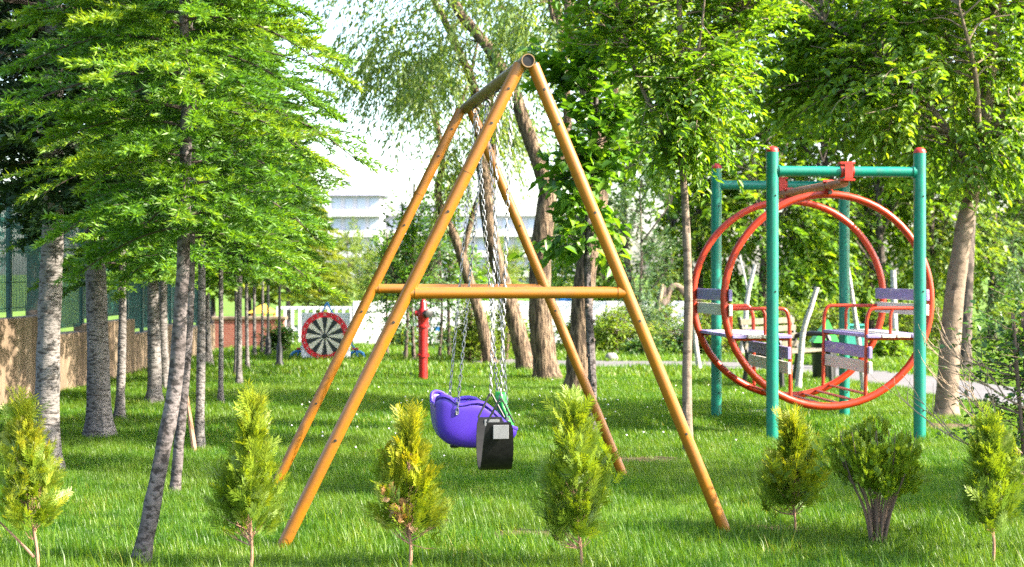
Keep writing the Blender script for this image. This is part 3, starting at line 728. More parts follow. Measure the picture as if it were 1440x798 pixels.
# colourful play towers
M['orange'] = plain('orange_plastic', (.70, .22, .02), .45); M['sunny'] = plain('yellow_plastic', (.70, .45, .03), .45); M['pred'] = plain('play_red', (.6, .05, .04), .45)
def play(name, label, loc, s, rz, cols):
    t = thing(name, label, 'play tower', loc, rz); t.scale = (s,) * 3
    for i in (-1, 1):
        for j in (-1, 1): MB().lathe([(.06, 0), (.06, 1.9)], 10, Matrix.Translation((i * .5, j * .5, 0))).ob('post', M[cols[0]], t)
    MB().box((0, 0, .75), (1.1, 1.1, .06), bev=.01).ob('platform', M[cols[1]], t, False)
    q = MB(); q.add([(-.7, -.7, 1.9), (.7, -.7, 1.9), (.7, .7, 1.9), (-.7, .7, 1.9), (0, 0, 2.5)], [(0, 1, 4), (1, 2, 4), (2, 3, 4), (3, 0, 4), (0, 3, 2, 1)]); q.ob('roof', M[cols[2]], t, False)
    for k in range(5): MB().box((0, -.55 - (4 - k) * .13, .12 + k * .14), (.8, .10, .03)).ob('step', M[cols[3]], t, False)
    for s_ in (-1, 1): MB().tube([(s_ * .42, -1.1, 0), (s_ * .42, -.55, .78)], .035, 8).ob('stair_rail', M[cols[4]], t)
    q = MB(); V = []
    for k in range(9):
        u = k / 8; V += [(.55 + u * 1.3, -.25, .78 - .66 * u ** .8 + .16), (.55 + u * 1.3, -.22, .78 - .66 * u ** .8), (.55 + u * 1.3, .22, .78 - .66 * u ** .8), (.55 + u * 1.3, .25, .78 - .66 * u ** .8 + .16)]
    q.add(V, [(k * 4 + j, k * 4 + 4 + j, k * 4 + 5 + j, k * 4 + 1 + j) for k in range(8) for j in range(3)]); q.ob('slide', M[cols[5]], t)
    for s_ in (-1, 1): MB().box((0, s_ * .52 if s_ > 0 else .0, 1.02), (1.0, .04, .4) if s_ > 0 else (.04, .9, .4)).ob('side_panel', M[cols[1]], t, False)
play('play_tower', 'colourful play tower with blue roof seen between the fissured trunks', (at(792, 500, 31).x, 31.0, 0), .40, R(25), ('sunny', 'orange', 'blue', 'pred', 'sunny', 'blue'))
play('slide_tower', 'orange and yellow slide tower behind the row of larches', (at(370, 500, 30.5).x, 30.5, 0), .32, R(-30), ('orange', 'sunny', 'sunny', 'blue', 'orange', 'sunny'))

# ================================================================== LARCHES AND FIRS (left)
b0 = gp(195, 797)
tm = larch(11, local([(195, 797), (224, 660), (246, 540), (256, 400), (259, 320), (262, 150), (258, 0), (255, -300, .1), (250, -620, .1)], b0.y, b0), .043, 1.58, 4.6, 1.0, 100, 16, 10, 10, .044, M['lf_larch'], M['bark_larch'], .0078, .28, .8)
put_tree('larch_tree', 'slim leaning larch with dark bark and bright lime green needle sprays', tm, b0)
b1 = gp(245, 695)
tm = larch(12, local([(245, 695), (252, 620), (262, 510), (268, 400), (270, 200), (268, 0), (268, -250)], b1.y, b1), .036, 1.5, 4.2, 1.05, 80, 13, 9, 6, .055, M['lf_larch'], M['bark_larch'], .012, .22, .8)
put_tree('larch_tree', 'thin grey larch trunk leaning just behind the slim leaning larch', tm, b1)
for k, (x, y, w, h, nm, lb) in enumerate(((65, 662, .19, 7.5, 'fir_tree', 'thick pale grey banded trunk with dark fir boughs, close before the mesh fence'),
                                       (140, 617, .205, 7.5, 'fir_tree', 'stout grey brown banded fir trunk standing between two wall steps'))):
    b = gp(x, y); lean = (10 if k == 0 else -8) / FPX * b.y
    tm = larch(21 + k, [(0, 0, -.03), (lean * .4, 0, 1.0), (lean, 0, 2.0), (lean * 1.1, 0, 4.5), (lean, 0, h)], w / 2, 2.0 if k == 0 else 1.9, h - .2, 1.75, 120, 15, 9, 6, .085, M['lf_fir'], M['bark_grey'], .024, .3, .8)
    put_tree('fir_tree', lb, tm, b)
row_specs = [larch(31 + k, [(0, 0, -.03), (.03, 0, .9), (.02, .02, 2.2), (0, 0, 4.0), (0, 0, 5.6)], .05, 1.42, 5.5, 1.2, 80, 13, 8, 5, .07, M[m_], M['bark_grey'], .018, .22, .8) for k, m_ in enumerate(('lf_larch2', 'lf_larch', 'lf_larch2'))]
ROW = [(168, 590, .09, 'slender dark-footed larch trunk between the stout fir and the wall corner'),
       (217, 567, .155, 'medium grey banded larch trunk beside the last wall step'),
       (233, 548, .125, 'brownish larch trunk half hidden behind the medium grey one'),
       (280, 632, .078, 'straight thin larch with a leaning side stem at its foot'),
       (310, 568, .06, 'very thin pale speckled larch trunk in the open grass'),
       (294, 514, .11, 'dark larch trunk before the red brick wall'),
       (336, 543, .075, 'dark-footed larch trunk crossing a thinner pale one'),
       (331, 530, .05, 'thin leaning larch stem crossing a dark-footed one'),
       (348, 519, .06, 'whitish thin larch trunk lit on one side'),
       (358, 503, .06, 'far thin grey larch trunk before the slide tower'),
       (368, 499, .05, 'farthest thin larch trunk beside the slide tower')]
for k, (x, y, w, lb) in enumerate(ROW):
    b = gp(x, y); s = (w / .1, w / .1, 1)
    tr, cr, brm = row_specs[k % 3]
    t = thing('larch_tree', lb, 'tree', tuple(b), k * 1.9, None)
    o = link('trunk', tr, t, scale=(w / .1, w / .1, 1.0)); hs = .92 + .06 * (k % 4)
    c = tag(link('crown', cr, t, scale=(hs, hs, hs)), kind='stuff'); link('branches', brm, t, scale=(hs, hs, hs))
    if k == 3:
        MB().tube([(.10, -.15, 0), (.02, -.12, .25), (-.06, -.1, .55), (-.08, -.08, .9)], [.022, .018, .013, .006], 7).ob('side_stem', M['stem'], t)
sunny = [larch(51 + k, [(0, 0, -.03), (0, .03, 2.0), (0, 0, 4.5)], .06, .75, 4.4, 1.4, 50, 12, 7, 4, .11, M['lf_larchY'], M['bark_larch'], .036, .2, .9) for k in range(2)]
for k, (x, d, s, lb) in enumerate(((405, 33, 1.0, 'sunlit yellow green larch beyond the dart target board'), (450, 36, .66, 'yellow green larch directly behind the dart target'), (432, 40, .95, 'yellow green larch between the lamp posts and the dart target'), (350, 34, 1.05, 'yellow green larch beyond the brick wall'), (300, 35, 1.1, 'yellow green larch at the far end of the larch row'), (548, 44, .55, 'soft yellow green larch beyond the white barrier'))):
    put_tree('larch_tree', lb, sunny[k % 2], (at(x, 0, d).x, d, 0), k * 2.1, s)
# dark firs beyond the fence
for k, (x, y, s, lb) in enumerate(((-7.2, 16.5, 1.15, 'dark fir standing beyond the mesh fence near its tallest wall panel'), (-7.6, 20.5, 1.2, 'dark fir beyond the mesh fence at mid length'), (-8.2, 26, 1.3, 'dark fir beyond the far end of the mesh fence'))):
    tm = larch(61 + k, [(0, 0, -.03), (0, 0, 3), (0, 0, 7.6)], .11, 1.5, 7.5, 1.9, 60, 12, 6, 3, .10, M['lf_fir'], M['bark_dark'], .028, .3, .8) if k == 0 else tm
    put_tree('fir_tree', lb, tm, (x, y, 0), k * 2.2, s)

# ================================================================== WILLOWS (centre)
def px_path(pts, d, base): return local(pts, d, base)
def rel(pts, d, base):
    out = []
    for q in pts:
        p = at(q[0], q[1], d) - base
        if len(q) > 2: p.y += q[2]
        out.append(tuple(p))
    return out
def willow(label, base, d, trunk, limbs, blobs, ntw, seed, r0, r1, every=9):
    rg = np.random.default_rng(seed)
    paths = [(local(trunk, d, base), r0, r1)] + [(rel(l, d, base), a, b_) for l, a, b_ in limbs]
    bl = [((at(x, y, d) - base) + Vector((0, dy, 0)), (rx, ry, rz)) for x, y, dy, rx, ry, rz in blobs]
    bl = [(tuple(c), r) for c, r in bl]
    cm, B, out, tl = broad_foliage('crown', bl, int(ntw * .9), 15, .10, .27, M['lf_willow'], rg, .55, .8, False, None, True, .8)
    tk = wood(paths, M['bark_willow'], 'trunk', 12, seed, .07, (B, out, tl, .006, every), 1.1)
    return put_tree('willow_tree', label, (tk, cm), base)
b = gp(768, 535); d = b.y
willow('stout fissured willow trunk forking into a long limb that leans over the swing frame', b, d, [(770, 535), (760, 440), (762, 340), (772, 262)],
       [([(772, 268), (752, 215), (722, 130), (690, 72), (645, 15), (600, -60, .3), (560, -130, .4)], .11, .05), ([(768, 275), (790, 225), (800, 150, .4), (790, 40, .6), (780, -80, .6)], .085, .04)],
       [(590, -60, .3, 1.5, 1.3, 1.0), (640, 40, -.2, 1.0, 1.0, .8), (760, -80, .5, 1.4, 1.3, 1.2), (535, 40, .2, .6, .6, .6), (840, 60, .6, 1.0, .9, .9)], 800, 101, .17, .12)
b = gp(740, 523); d = b.y
willow('leaning brown willow trunk with a split burl at its foot', b, d, [(742, 523), (724, 452), (706, 395), (690, 330), (682, 270)],
       [([(684, 275), (676, 215), (668, 130), (640, 60), (600, -20)], .10, .04), ([(686, 290), (694, 230, .2), (690, 120, .3), (705, 20, .4)], .075, .03)],
       [(600, 90, 0, .95, .9, .8), (525, 90, 0, .5, .6, .5), (650, 170, 0, .6, .6, .5), (700, 40, .4, 1.0, .9, .8)], 620, 102, .13, .10)
b = gp(690, 512); d = b.y
willow('slender crooked willow with a low fork behind the chains', b, d, [(690, 512), (676, 450), (655, 380), (640, 335), (620, 295), (616, 262), (622, 225), (610, 160), (585, 110)],
       [([(650, 362), (660, 320), (672, 280), (690, 235), (705, 190)], .055, .025), ([(620, 225), (640, 170), (660, 110), (672, 60)], .04, .02)],
       [(590, 120, 0, .75, .7, .6), (630, 210, 0, .45, .5, .45), (700, 170, 0, .5, .5, .5), (610, 250, 0, .35, .4, .4)], 460, 103, .10, .035)
b = gp(815, 550); d = b.y
willow('broad grey willow trunk standing behind the thin leafy maple stem', b, d, [(812, 552), (816, 470), (824, 380), (842, 270), (838, 190), (820, 100), (800, 10), (790, -80)],
       [([(840, 220), (862, 130), (880, 30), (890, -60)], .07, .03), ([(822, 110), (780, 30), (770, -40)], .05, .02)],
       [(820, -60, 0, 1.3, 1.2, 1.0), (760, 30, -.1, .7, .7, .6), (900, 10, .2, 1.0, .9, .8)], 380, 104, .155, .06)
# split burl beside the leaning willow
q = MB(); rd = random.Random(4); q.tube([(0, 0, -.03), (.02, 0, .2), (.01, .02, .42), (-.05, 0, .60)], [.13, .115, .10, .03], 10, True, .12, rd); o = q.ob('tree_stump', M['bark_willow']); o.location = tuple(gp(753, 521)); tag(o, 'split broken stump hugging the foot of the leaning brown willow', 'stump')

# ================================================================== BROADLEAF TREES (middle right)
# thin stem with large leaves
b = gp(832, 612); d = b.y; rg = np.random.default_rng(201)
mt = thing('maple_tree', 'thin knobbly dark stem with large glossy green leaves beside the swing frame', 'tree', tuple(b))
blobs = [((at(x, y, d) - b) + Vector((0, dy, 0)), r) for x, y, dy, r in ((815, 250, 0, (.30, .35, .34)), (850, 190, 0, (.36, .4, .40)), (800, 330, -.05, (.22, .25, .18)), (850, 330, .05, (.22, .25, .28)), (790, 120, 0, (.28, .3, .3)), (850, 80, 0, (.42, .42, .38)), (830, 0, 0, (.5, .5, .4)))]
blobs = [(tuple(c), r) for c, r in blobs]
cm, B, out, tl = broad_foliage('crown', blobs, 240, 7, .11, .66, M['lf_broad'], rg, .26, .35, True, (0, 0, 1.6), spread=.8)
paths = [(local([(832, 612), (833, 540), (829, 450), (826, 360), (830, 260), (838, 150), (835, 40), (830, -80)], d, b), .042, .014)]
tk = wood(paths, M['bark_larch'], 'trunk', 10, 5, .10, (B, out, tl, .006, 3)); tro = link('trunk', tk, mt)
for k, (y, s) in enumerate(((330, 1), (430, -1), (452, 1), (478, 1), (500, -1), (540, 1), (575, -1))):
    p = at(832 - (612 - y) * .012 * 1.0, y, d) - b; MB().lathe([(.018, 0), (.016, .018), (.006, .022)], 8, Matrix.Translation(p + Vector((s * .018, -.02, 0))) @ Matrix.Rotation(R(60 * s), 4, 'Z') @ RX).ob('knot', M['bark_dark'], tro)
cro = tag(link('crown', cm, mt), kind='stuff')
LV, LF = leaf_hex(np.zeros((1, 3)), np.array([[1., 0, 0]]), np.array([[0, 0, 1.]]), [.115], [.075]); LEAF = [mesh_quads('leaf', LV, LF, M['lf_broad'], False, [v_, v_]) for v_ in (.2, .5, .75, .95)]
front = blob_points(blobs[:4], 220, rg, .35)
for i, p in enumerate(front):
    link('leaf', LEAF[i % 4], cro, tuple(p), (rg.uniform(-.5, .5), rg.uniform(.0, .9), rg.uniform(0, 6.28)), rg.uniform(.75, 1.2))
# box elder
def broadtree(name, label, base, d, trunk, limbs, blobs, ntw, per, L, Wr, mat, barkm, seed, r0, r1, hexa=True, every=4, tl_=.34, droop=.3, tr=.008, vg=.45):
    rg = np.random.default_rng(seed)
    paths = [(local(trunk, d, base), r0, r1)] + [(rel(l, d, base), a, b_) for l, a, b_ in limbs]
    bl = [(tuple((at(x, y, d) - base) + Vector((0, dy, 0))), (rx, ry, rz)) for x, y, dy, rx, ry, rz in blobs]
    cm, B, out, tl = broad_foliage('crown', bl, ntw, per, L, Wr, mat, rg, tl_, droop, hexa, None, vgain=vg)
    tk = wood(paths, barkm, 'trunk', 10, seed, .05, (B, out, tl, tr, every))
    return put_tree(name, label, (tk, cm), base)
b = gp(968, 640)
broadtree('box_elder', 'young box elder with straight pale slim trunk and light green crown beside the ring swing', b, b.y,
          [(968, 640), (966, 540), (968, 420), (964, 300), (959, 220), (958, 120), (955, 0), (950, -160)],
          [([(959, 235), (935, 190), (905, 130), (880, 60), (860, -30)], .022, .008), ([(959, 225), (990, 170), (1020, 100), (1045, 20)], .02, .008), ([(958, 190), (925, 110, .2), (915, 0, .3)], .018, .007), ([(958, 160), (975, 80, -.3), (985, -20, -.4)], .016, .006)],
          [(900, 110, 0, .40, .5, .42), (990, 85, 0, .36, .5, .40), (955, 60, -.3, .5, .4, .5), (870, 40, .1, .4, .4, .36), (1030, 10, .1, .36, .5, .30), (950, -60, 0, .9, .9, .6), (925, 190, 0, .40, .4, .16), (965, 150, -.2, .36, .3, .25), (980, 200, -.1, .25, .3, .12), (985, 165, .1, .2, .3, .14)],
          1250, 13, .064, .42, M['lf_elder'], M['bark_smooth'], 301, .042, .016, True, 4, .30, .15)
b = gp(1330, 587)
broadtree('maple_tree', 'leaning smooth tan maple trunk with a deep green overhanging crown beside the path', b, b.y,
          [(1330, 587), (1334, 520), (1342, 420), (1356, 320), (1374, 235), (1390, 120), (1400, 0), (1410, -150)],
          [([(1372, 245), (1330, 180), (1280, 120), (1220, 70), (1160, 30)], .05, .012), ([(1378, 220), (1420, 150), (1470, 80), (1520, 0)], .05, .015), ([(1376, 230), (1350, 120, -.5), (1310, 30, -.9)], .04, .012), ([(1392, 110), (1330, 20, .5), (1270, -60, .8)], .035, .012)],
          [(1200, 110, 0, .75, .8, .55), (1310, 150, -.3, .75, .8, .6), (1420, 150, -.2, .7, .8, .6), (1150, 40, .2, .7, .7, .55), (1290, 30, 0, 1.0, 1.0, .7), (1420, 20, 0, .9, 1.0, .7), (1350, 215, -.4, .5, .5, .28), (1480, 180, .2, .6, .7, .5), (1300, -130, 0, 1.6, 1.5, .9), (1265, 185, .3, .45, .5, .25), (1140, 120, .6, .5, .5, .3)],
          2100, 13, .082, .48, M['lf_maple'], M['bark_smooth'], 302, .118, .05, True, 4, .36, .22, .009, .55)

# ================================================================== BACKGROUND TREES
def back_variant(seed, mat, L, H=7.5, w=2.0, n=900, per=12, z0=.9, wr=.5, droop=.15, tr0=.11):
    rg = np.random.default_rng(seed); rd = random.Random(seed); bl = []
    for k in range(11):
        a = rd.uniform(0, 6.28); z = z0 + (H - z0) * (k + .5) / 11; r = w * (.35 + .65 * math.sin(math.pi * min(1, (z - z0 + .8) / (H - z0 + 1)))) * .6
        bl.append(((math.cos(a) * r * rd.uniform(.3, 1), math.sin(a) * r * rd.uniform(.3, 1), z), (r * rd.uniform(.75, 1.1), r * rd.uniform(.75, 1.1), rd.uniform(.6, .95))))
    cm, B, out, tl = broad_foliage('crown', bl, n, per, L, wr, mat, rg, .42, droop, False, (0, 0, H * .4), vgain=.6)
    paths = [([(0, 0, -.03), (.05, 0, 1.2), (-.05, .05, 3), (0, 0, H - .6)], tr0, tr0 * .2)]
    for k in range(6):
        a = rd.uniform(0, 6.28); z = rd.uniform(1.0, H * .6); paths.append(([(0, 0, z), (math.cos(a) * .5, math.sin(a) * .5, z + .6), (math.cos(a) * w * .7, math.sin(a) * w * .7, z + min(1.5, H * .22))], tr0 * .4, tr0 * .1))
    return wood(paths, M['bark_dark'], 'trunk', 8, seed, .06, (B, out, tl, min(.008, tr0 * .12), 5)), cm
BV = {'deep': back_variant(401, M['lf_maple'], .13), 'mixed': back_variant(402, M['lf_back'], .12, 7.8, 2.1, 900, 12, .7), 'fresh': back_variant(403, M['lf_elder'], .13, 7.2, 2.0, 850, 12, .8), 'blue': back_variant(404, M['lf_blue'], .10, 6.5, 1.7, 800, 12, .5, .35), 'pale': back_variant(405, M['lf_pale'], .14, 6.0, 1.9, 800, 12, .4)}
BT = [('fresh', 880, 31.0, 1.0, 'leafy green tree behind the broken trunk'), ('mixed', 985, 32.0, 1.0, 'mixed green tree behind the young box elder'), ('fresh', 1075, 30.5, 1.0, 'light green tree straight behind the ring swing posts'),
      ('deep', 1160, 32.0, 1.05, 'dense dark green tree behind the pruned birch'), ('fresh', 1240, 31.0, 1.0, 'fresh green tree behind the right hand teal posts'), ('mixed', 1310, 31.5, .95, 'lively green tree behind the leaning maple trunk'),
      ('blue', 1395, 32.0, .85, 'greyish blue green tree beyond the path bend'), ('fresh', 1450, 33.0, 1.0, 'fresh green tree beyond the bare twiggy shrub'), ('mixed', 1560, 34.0, 1.1, 'mixed green tree on the path side at the end of the row'),
      ('mixed', 1120, 36.0, 1.35, 'tall mixed green tree rising over the ring swing trees'), ('fresh', 940, 36.0, 1.35, 'tall fresh green tree rising over the broken trunk'), ('mixed', 1330, 37.0, 1.35, 'tall lively green tree rising over the path trees'), ('mixed', 1430, 37.0, 1.3, 'tall mixed green tree far beyond the side path'), ('blue', 900, 27.5, .5, 'small bluish green tree beside the broken trunk'), ('fresh', 1220, 36, 1.45, 'tallest fresh green tree of the row behind the hedge')]
for k, (v_, x, d, s, lb) in enumerate(BT):
    put_tree('background_tree', lb, BV[v_], (at(x, 0, d).x, d, 0), k * 1.7, s, 'trees behind the path')
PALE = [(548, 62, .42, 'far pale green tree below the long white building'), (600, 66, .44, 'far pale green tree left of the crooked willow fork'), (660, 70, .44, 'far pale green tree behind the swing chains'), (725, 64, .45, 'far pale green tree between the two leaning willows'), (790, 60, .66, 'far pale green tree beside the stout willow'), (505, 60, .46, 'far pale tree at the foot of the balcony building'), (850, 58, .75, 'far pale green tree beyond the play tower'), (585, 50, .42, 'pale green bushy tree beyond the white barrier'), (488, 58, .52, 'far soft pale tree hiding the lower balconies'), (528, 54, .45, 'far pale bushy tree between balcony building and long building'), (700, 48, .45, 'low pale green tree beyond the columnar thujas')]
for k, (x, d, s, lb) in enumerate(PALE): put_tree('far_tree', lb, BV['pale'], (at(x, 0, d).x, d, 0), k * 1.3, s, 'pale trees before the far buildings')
# small planted trees on the far lawn
sm = back_variant(411, M['lf_broad'], .10, 2.6, .55, 150, 9, 1.25, tr0=.035); sm2 = back_variant(412, M['lf_blue'], .09, 2.3, .75, 190, 9, .95, tr0=.035)
for k, (m_, x, y, s, lb) in enumerate(((sm, 570, 508, .85, 'small dark leafy tree left of the red hydrant'), (sm2, 582, 507, .95, 'small bluish green tree just behind the red hydrant'), (sm, 632, 503, 1.02, 'small slim leafy tree between the hydrant and the thujas'), (sm2, 618, 505, .8, 'small thin tree with a blue tag between hydrant and thujas'), (sm, 545, 500, .7, 'little tree before the white barrier near the far swing leg'))):
    b = gp(x, y); put_tree('young_tree', lb, m_, tuple(b), k * 2.0 + .5, s, 'young trees on the far lawn')
    if k == 3: MB().box((-.06, -.02, .62), (.11, .01, .08)).ob('tag', M['blue'], [o for o in sc.objects if o.get('label') == lb][0], False)
# broken trunk
b = gp(928, 490); q = MB(); rd = random.Random(9)
bt = thing('broken_tree', 'dark broken tree trunk with pale torn wood and a hanging bent limb', 'tree', tuple(b))
q.tube(smooth_line([(0, 0, -.03), (-.02, 0, .4), (.03, 0, .8), (.06, .02, 1.18)], 4), [.17, .15, .15, .14, .14, .13, .13, .12, .12, .11, .10, .08, .05], 10, True, .1, rd); q.ob('trunk', M['bark_dark'], bt)
MB().tube([(-.04, -.13, .62), (-.03, -.125, .85), (.02, -.11, 1.05), (.05, -.06, 1.2)], [.012, .035, .035, .012], 7).ob('torn_wood', M['deadtwig'], bt)
MB().tube(smooth_line([(.08, 0, .78), (.20, 0, 1.12), (.36, 0, 1.14), (.52, 0, .98), (.74, .05, .92), (1.1, .1, 1.05)], 4), .065, 8, True, .05, rd).ob('bent_limb', M['bark_smooth'], bt)

# birch stems behind the ring swing
def birch(label, base, d, trunk, limbs, r0, r1, seed):
    t = thing('birch_tree', label, 'tree', tuple(base))
    link('trunk', wood([(local(trunk, d, base), r0, r1)], M['bark_birch'], 'trunk', 10, seed, .05), t)
    for l, a, c in limbs: link('limb', wood([(rel(l, d, base), a, c)], M['bark_birch'], 'limb', 7, seed), t)
b = gp(1123, 548); birch('pruned white birch stem, cut off and topped, before the bench', b, b.y, [(1122, 548), (1126, 500), (1130, 465), (1141, 430), (1149, 404)], [], .040, .030, 1)
b = gp(1046, 500); birch('forked white birch stem beside the left teal posts', b, b.y, [(1042, 502), (1048, 455), (1050, 425), (1056, 395), (1062, 372)], [([(1052, 410), (1046, 385), (1040, 360)], .025, .012)], .055, .03, 2)
b = gp(1213, 552); birch('thin leaning white birch stem seen under the ring swing seat', b, b.y, [(1216, 552), (1210, 500), (1203, 450), (1196, 400), (1192, 372)], [], .04, .018, 3)
b = gp(985, 522); birch('short dark-flecked birch stem beside the young box elder', b, b.y, [(984, 524), (979, 490), (976, 460), (974, 440)], [], .04, .03, 4)
b = gp(1258, 505); birch('pale birch stem behind the right hand bench seat', b, b.y, [(1260, 505), (1258, 460), (1257, 410), (1256, 380)], [], .06, .045, 5)
b = gp(1357, 522); t = thing('bare_trunk', 'dark rough tree trunk behind the leaning maple trunk', 'tree', tuple(b))
link('trunk', wood([(local([(1356, 524), (1357, 470), (1360, 400), (1364, 300), (1368, 180)], b.y, b), .11, .07)], M['bark_dark'], 'trunk', 10, 6, .08), t)

# ================================================================== HEDGE, SHRUBS
def shrub(name, label, loc, blobs, ntw, per, L, Wr, mat, seed, cat='shrub', stems=5, tl_=.18, droop=.1, hexa=False, group=None, every=4, tr=.004, shell=.5, vg=.4):
    rg = np.random.default_rng(seed); rd = random.Random(seed); t = thing(name, label, cat, loc, 0, group)
    cm, B, out, tl = broad_foliage('crown', blobs, ntw, per, L, Wr, mat, rg, tl_, droop, hexa, None, shell=shell, vgain=vg)
    top = max(c[2] for c, r in blobs); paths = []
    for k in range(stems):
        a = rd.uniform(0, 6.28); r = rd.uniform(.05, .3) * blobs[0][1][0]; paths.append(([(r * .2 * math.cos(a), r * .2 * math.sin(a), -.02), (r * math.cos(a), r * math.sin(a), top * .5), (r * 1.6 * math.cos(a), r * 1.6 * math.sin(a), top)], .012, .005))
    link('stems', wood(paths, M['twig'], 'stems', 6, seed, .05, (B, out, tl, tr, every)), t); tag(link('crown', cm, t), kind='stuff'); return t
for k in range(9):
    x = 4.6 + k * 1.12 - .9; x = 2.55 + k * 1.15
    shrub('hedge', 'clipped bright green hedge block in the long row behind the side path', (x, 28.3 + .12 * (k % 2), 0), [((dx, dy, z), (.36, .34, .30)) for dx in (-.35, 0, .35) for dy in (-.1, .2) for z in (.3, .62)], 420, 9, .055, .5, M['lf_hedge'], 500 + k % 3, 'hedge', 5, .14, .0, group='clipped hedge row') if k < 3 else None
hs = [o for o in sc.objects if o.name.startswith('hedge')]
for k in range(3, 9):
    src = hs[k % 3]; o = src.copy(); COL.objects.link(o); o.location = (2.55 + k * 1.15, 28.3 + .12 * (k % 2), 0); o.rotation_euler = (0, 0, math.pi * (k % 2))
    for ch in src.children: c_ = ch.copy(); COL.objects.link(c_); c_.parent = o
for k, (x, y, lb, h, w, mt_) in enumerate(((660, 511, 'bright green columnar thuja behind the swing chains', 1.05, .26, 'lf_hedge'), (676, 509, 'second bright columnar thuja beside the crooked willow', .95, .24, 'lf_hedge'), (712, 507, 'columnar thuja between the crooked and the leaning willow', 1.1, .22, 'lf_hedge'))):
    b = gp(x, y); shrub('columnar_thuja', lb, tuple(b), [((0, 0, h * .25), (w, w, h * .28)), ((0, 0, h * .55), (w * .85, w * .85, h * .3)), ((0, 0, h * .85), (w * .45, w * .45, h * .25))], 420, 9, .05, .35, M[mt_], 520 + k, 'shrub', 4, .12, -.6)
SH = [(397, 497, .42, .42, 'lf_shrub', 'dark round clipped shrub behind the black lamp post'), (868, 497, .55, .75, 'lf_hedge', 'sunlit yellow green shrub beyond the path near the broad willow'), (905, 496, .5, .7, 'lf_pale', 'pale sunlit shrub before the broken trunk'), (958, 500, .6, .55, 'lf_shrub', 'dark low shrub at the foot of the broken trunk'), (843, 495, .45, .6, 'lf_pale', 'pale leafy shrub just right of the broad willow trunk'), (905, 502, .3, .22, 'lf_shrub', 'low dark ground shrub beside the boulder'), (1010, 500, .5, .6, 'lf_hedge', 'leafy bright shrub left of the forked birch'), (1255, 506, .35, .45, 'lf_maple', 'dark leafy shrub behind the right bench seat'), (640, 488, .4, .35, 'lf_pale', 'pale tuft shrub at the foot of the white barrier'), (565, 488, .4, .4, 'lf_hedge', 'green shrub at the foot of the white barrier left of the hydrant'), (12, 560, .35, .5, 'lf_shrub', 'thin leafy bush growing against the concrete wall'), (735, 496, .5, .6, 'lf_hedge', 'green shrub between the leaning willow and the stout willow'), (815, 490, .5, .5, 'lf_hedge', 'green shrub under the play tower'), (945, 484, .8, 1.3, 'lf_pale', 'tall pale shrub left of the hedge row'), (880, 482, .8, 1.2, 'lf_elder', 'tall fresh green shrub behind the boulder')]
for k, (x, y, w, h, mt_, lb) in enumerate(SH):
    b = gp(x, y); shrub('shrub', lb, tuple(b), [((-.3 * w, 0, h * .5), (w * .6, w * .6, h * .45)), ((.35 * w, .1, h * .45), (w * .6, w * .6, h * .42)), ((0, 0, h * .75), (w * .5, w * .5, h * .35))], 260, 9, .06 if w < .7 else .075, .5, M[mt_], 540 + k, 'shrub', 5, .16, .1)

